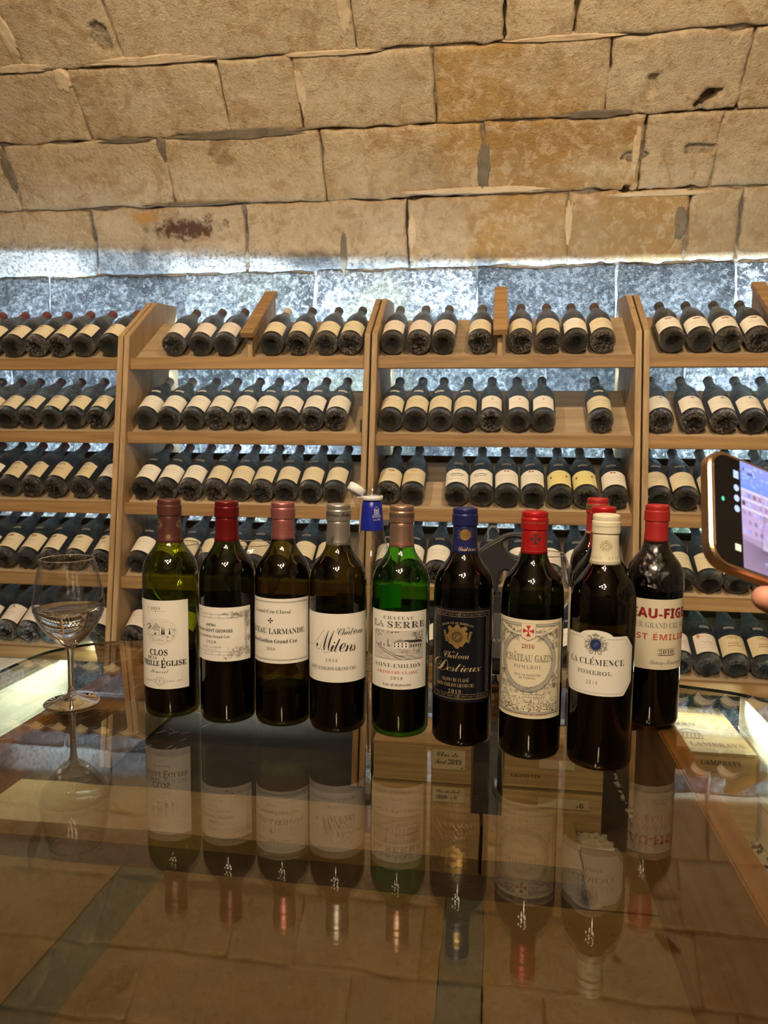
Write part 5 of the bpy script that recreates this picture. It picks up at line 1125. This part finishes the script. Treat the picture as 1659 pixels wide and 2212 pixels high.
# left flat cases lit from behind
c = crate(-2.24, -1.57, 1.55, 2.60, .215, .360, 'large flat pale case lit bright at the far left, top of its stack', M_CRP)
q_ = Print(); L0 = c.location
for j in range(2): q_.text('SAINT EMILION GRAND CRU CLASSE' if j == 0 else 'MIS EN BOUTEILLE AU CHATEAU', 1.75, 2.52, 0.03+.05*j, .018, BRG, 'n')
q_.build('branding', 0, c, flat=lambda u, v: (-1.57-v-L0.x, u-L0.y, .1456))
crate(-2.24, -1.575, 1.55, 2.60, .060, .213, 'large flat case beneath the brightly lit one at the far left', M_CRP)
c = crate(.812, 1.36, 2.22, 2.577, .243, .360, 'flat white-lit case at the far right, top of its stack', M_CRP)
crate(.815, 1.36, 1.95, 2.57, .112, .2385, 'pale case beneath the flat one at the far right', M_CRP); crate(.812, 1.36, 1.95, 2.57, -.012, .1105, 'pale case at the bottom of the far right stack', M_CRP)
# cold strip lights at floor level, behind the cases
def strip(x0, x1, y, z, label):
    s = empty('light_strip', ((x0+x1)/2, y, z)); tag(s, label, 'light'); box('channel', x0, x1, y-.008, y+.008, z, z+.006, M_WD, s, 0)
    box('diffuser', x0+.002, x1-.002, y-.006, y+.006, z-.004, z-.0002, M_LED, s, 0); return s
M_LED = plain('led_diffuser', (.9, .95, 1), .4, emis=(.7, .9, 1.0), es=14)
strip(-2.2, -1.40, 2.66, .352, 'cold light strip under the lowest shelf at the left')
area('case_light_left', (-1.40, 2.50, .40), (-.75, -.45, -.22), .5, .05, LIGHTS['side']*1.3, (.72, .95, .92), 160)
area('wall_foot_left', (-1.15, 3.02, .32), (0, .25, -.18), .8, .02, 16.0, (.5, .75, 1.0), 160)
strip(.60, 1.35, 2.66, .352, 'cold light strip under the lowest shelf at the right')
area('case_light_right', (.735, 2.42, .335), (.6, -.25, -.02), .20, .03, LIGHTS['side']*.35, (.72, .95, .92), 110)
area('case_light_right_top', (.80, 2.62, .345), (-.1, -.35, -.5), .50, .03, LIGHTS['side']*.5, (.85, .95, .75), 140)
area('case_light_right_lid', (1.1, 2.46, .41), (.0, -.15, -.6), .30, .03, LIGHTS['side']*.3, (.72, .95, .92), 120)
area('floor_light', (.2, 2.85, .30), (0, -.2, -.8), 2.0, .06, .4, (.9, .92, .85), 170)
area('wall_foot_green', (.55, 3.00, .30), (0, .3, .0), .25, .02, .8, (.35, 1, .2), 160)

# ------------------------------------------------------------------ phone and the hand that holds it
ph = empty('mobile_phone', (.119, .453, 1.184))
RM = Matrix(((.86618, .07783, .49363, 0), (.38700, .52049, -.76113, 0), (-.31617, .85031, .42072, 0), (0, 0, 0, 1)))
ph.rotation_euler = RM.to_euler(); tag(ph, 'gold-framed phone held up sideways at the right edge, filming the cellar', 'phone')
def rrect(x0, y0, x1, y1, r, n=6):
    o = []
    for cx, cy, a in ((x1-r, y1-r, 0), (x0+r, y1-r, pi/2), (x0+r, y0+r, pi), (x1-r, y0+r, 1.5*pi)): o += [(cx+r*cos(a+i*pi/2/n), cy+r*sin(a+i*pi/2/n)) for i in range(n+1)]
    return o
M_PGOLD = plain('phone_gold', (.70, .48, .30), .28, 1); M_PBLK = plain('phone_black', (.004, .004, .005), .06); 
prism('frame', rrect(0, -.0715, .1475, 0, .0125, 8), 'Z', -.008, 0, M_PGOLD, ph, .0012)
prism('screen_glass', rrect(.0028, -.0687, .1447, -.0028, .0098, 8), 'Z', .0001, .0004, M_PBLK, ph, 0)
def em(n, c, s=1.35): return plain(n, (0, 0, 0), .3, emis=c, es=s)
EB1, EB2, EW, EBr, EDk, ER, EPu = em('screen_blue', (.16, .28, .80)), em('screen_pale_blue', (.40, .52, .95)), em('screen_white', (.85, .82, 1.0), 1.0), em('screen_brown', (.20, .12, .10)), em('screen_dark', (.05, .04, .07)), em('screen_red', (.50, .06, .10)), em('screen_mauve', (.48, .34, .58))
S = Print(); F0 = lambda x, y: (.0215+x*.085, -.0687+.0659*y)
def sp(pts, m): S.poly([F0(*q) for q in pts], m)
sp([(0, .0), (1, .0), (1, 1), (0, 1)], EPu); sp([(0, .74), (1, .74), (1, 1), (0, 1)], EB1); rr = random.Random(6)
for i in range(70): x, y = rr.random()*.97, .76+.22*rr.random(); S.ell(*F0(x, y), .0014*rr.random()+.0006, .001, EB2 if rr.random() < .7 else EDk, 7)
for k in range(5):
    y = .74-.085*k; sp([(0, y), (1, y-.02), (1, y-.045), (0, y-.025)], EW if k < 3 else EPu)
    for i in range(20): S.ell(*F0(.02+.048*i, y-.055), .0013, .0016, (EB2, EDk, EBr, EB1)[(i*7+k) % 4], 8)
for xx in (.17, .45, .75): sp([(xx, .78), (xx+.03, .78), (xx+.05, .30), (xx+.01, .30)], EPu)
sp([(0, 0), (1, 0), (1, .26), (0, .30)], EBr); sp([(0, 0), (.5, 0), (.2, .22), (0, .26)], EDk)
for i, m in enumerate((EBr, ER, EDk, EDk, EBr, EB1, ER, EW)):
    x = .16+.10*i; sp([(x, .18), (x+.065, .18), (x+.065, .40), (x+.045, .46), (x+.02, .46), (x, .40)], EDk); sp([(x+.008, .22), (x+.060, .22), (x+.060, .36), (x+.008, .36)], EW); sp([(x+.02, .46), (x+.045, .46), (x+.045, .54), (x+.02, .54)], m)
for i in range(8): S.ell(*F0(.2+.1*i, .10), .002, .0012, EB2, 8)
S.build('screen_picture', 0, ph, flat=lambda u, v: (u, v, .0006))
S = Print(); E2 = em('icon_pale', (.5, .62, .95)); 
S.rect(.0165, -.0155, .0202, -.0105, E2); 
for i in range(3): S.ell(.0183, -.0215-.0065*i, .0019, .0021, E2, 14)
S.ell(.0085, -.0315, .0010, .0013, em('indicator_green', (.1, .8, .45), 1.5), 12); S.rect(.0160, -.0600, .0200, -.0560, em('icon_yellow', (1, .95, .65), 1.1))
S.build('screen_icons', 0, ph, flat=lambda u, v: (u, v, .0006))

def hand():
    me = bpy.data.meshes.new('hand'); V = []; Ed = []; Rr = []
    Xp, Yp, Zp = (RM.to_3x3() @ Vector(a) for a in ((1, 0, 0), (0, 1, 0), (0, 0, 1))); O = Vector((.119, .453, 1.184))
    Pp = lambda x, y, z: O+Xp*x+Yp*y+Zp*z
    def chain(pts, rs, root=None):
        prev = root
        for p_, r_ in zip(pts, rs):
            V.append(p_); Rr.append(r_); i = len(V)-1
            if prev is not None: Ed.append((prev, i))
            prev = i
        return prev
    chain([Pp(.27, -.20, -.02), Pp(.235, -.155, -.03), Pp(.205, -.120, -.035), Pp(.185, -.095, -.032)], [.030, .026, .030, .030])
    palm = 2
    # little finger along the lower edge (its tip shows), others behind and over the top, thumb on the front
    chain([Pp(.150, -.100, -.022), Pp(.105, -.090, -.008), Pp(.066, -.0845, -.002), Pp(.040, -.0820, .000), Pp(.028, -.0818, .001)], [.013, .0095, .0088, .0080, .0066], palm)
    chain([Pp(.165, -.075, -.034), Pp(.125, -.060, -.020), Pp(.098, -.045, -.0175), Pp(.085, -.035, -.017)], [.013, .0095, .0085, .007], 3)
    chain([Pp(.175, -.055, -.034), Pp(.140, -.030, -.020), Pp(.115, -.014, -.0175), Pp(.100, -.006, -.017)], [.013, .0095, .0085, .007], 3)
    chain([Pp(.185, -.040, -.030), Pp(.165, .000, -.018), Pp(.145, .0115, -.006), Pp(.128, .0105, -.003)], [.013, .0092, .0082, .0072], 3)
    chain([Pp(.190, -.105, -.005), Pp(.172, -.085, .010), Pp(.150, -.062, .012), Pp(.138, -.048, .011)], [.015, .0115, .0100, .0080], 2)
    me.from_pydata([v-O for v in V], Ed, []); o = bpy.data.objects.new('person', me); COL.objects.link(o); o.location = O; me.materials.append(M_SKIN)
    m = o.modifiers.new('skin', 'SKIN')
    sv = me.skin_vertices[0].data
    for i, r_ in enumerate(Rr): sv[i].radius = (r_, r_)
    sv[0].use_root = True; ss = o.modifiers.new('s', 'SUBSURF'); ss.levels = 2; ss.render_levels = 2
    dg = bpy.context.evaluated_depsgraph_get(); dg.update(); me2 = bpy.data.meshes.new_from_object(o.evaluated_get(dg)); o.modifiers.clear(); o.data = me2
    me2.polygons.foreach_set('use_smooth', [True]*len(me2.polygons))
    tag(o, 'hand of a person out of frame, one fingertip supporting the phone from below', 'person'); return o
hand()

# ================================================================== LAMPS (above and behind the viewer)
ch = empty('ceiling_lamp', (-.10, -.40, 2.35)); tag(ch, 'hanging lamp ring with seven frosted globes above the near end of the table', 'lamp')
M_BRASS = plain('dark_iron', (.03, .025, .02), .4, 1); M_BULB = plain('bulb_glow', (1, .9, .7), .4, emis=(1, .80, .56), es=LIGHTS['bulb']*22)
box('rod', -.106, -.094, -.406, -.394, 2.30, 3.15, M_BRASS, ch, 0)
gl = lathe_me('globe', [(.075*sin(pi*i/14)+(1e-6 if i in (0, 14) else 0), -.075*cos(pi*i/14)) for i in range(15)], 24); gl.materials.append(M_BULB); gl.polygons.foreach_set('use_smooth', [True]*len(gl.polygons))
for i in range(7):
    a = i*2*pi/7+.35; r = .42 if i % 2 else .24; x, y = r*cos(a), r*sin(a)
    o = prism('arm', [(-.003, -.003), (.003, -.003), (.003, .003), (-.003, .003)], 'X', 0, r, M_BRASS, ch, 0); o.rotation_euler[2] = a; o.location[2] = -.03
    o = link('globe', gl, ch); o.location = (x, y, -.09-.03*(i % 3))
for nm, (x, y, z), e, lab in (('added_wall_lamp', (.45, 1.0, 2.85), 1.0, 'added warm lamp under the vault lighting the wall, right of centre'), ('added_wall_lamp', (-1.25, .95, 2.85), .85, 'added warm lamp under the vault lighting the wall, left of centre')):  # unseen lamps added to brighten the upper wall
    s = empty(nm, (x, y, z)); tag(s, lab, 'lamp'); link('shade', lathe_me('shade', [(.015, .05), (.03, .04), (.04, -.02), (.038, -.02), (.028, .036)], 24), s, M_BRASS, True)
    area('vault_light', (x, y, z-.03), (.1, 1.0, -.25), .08, .08, LIGHTS['vault']*e, WARM, 170)
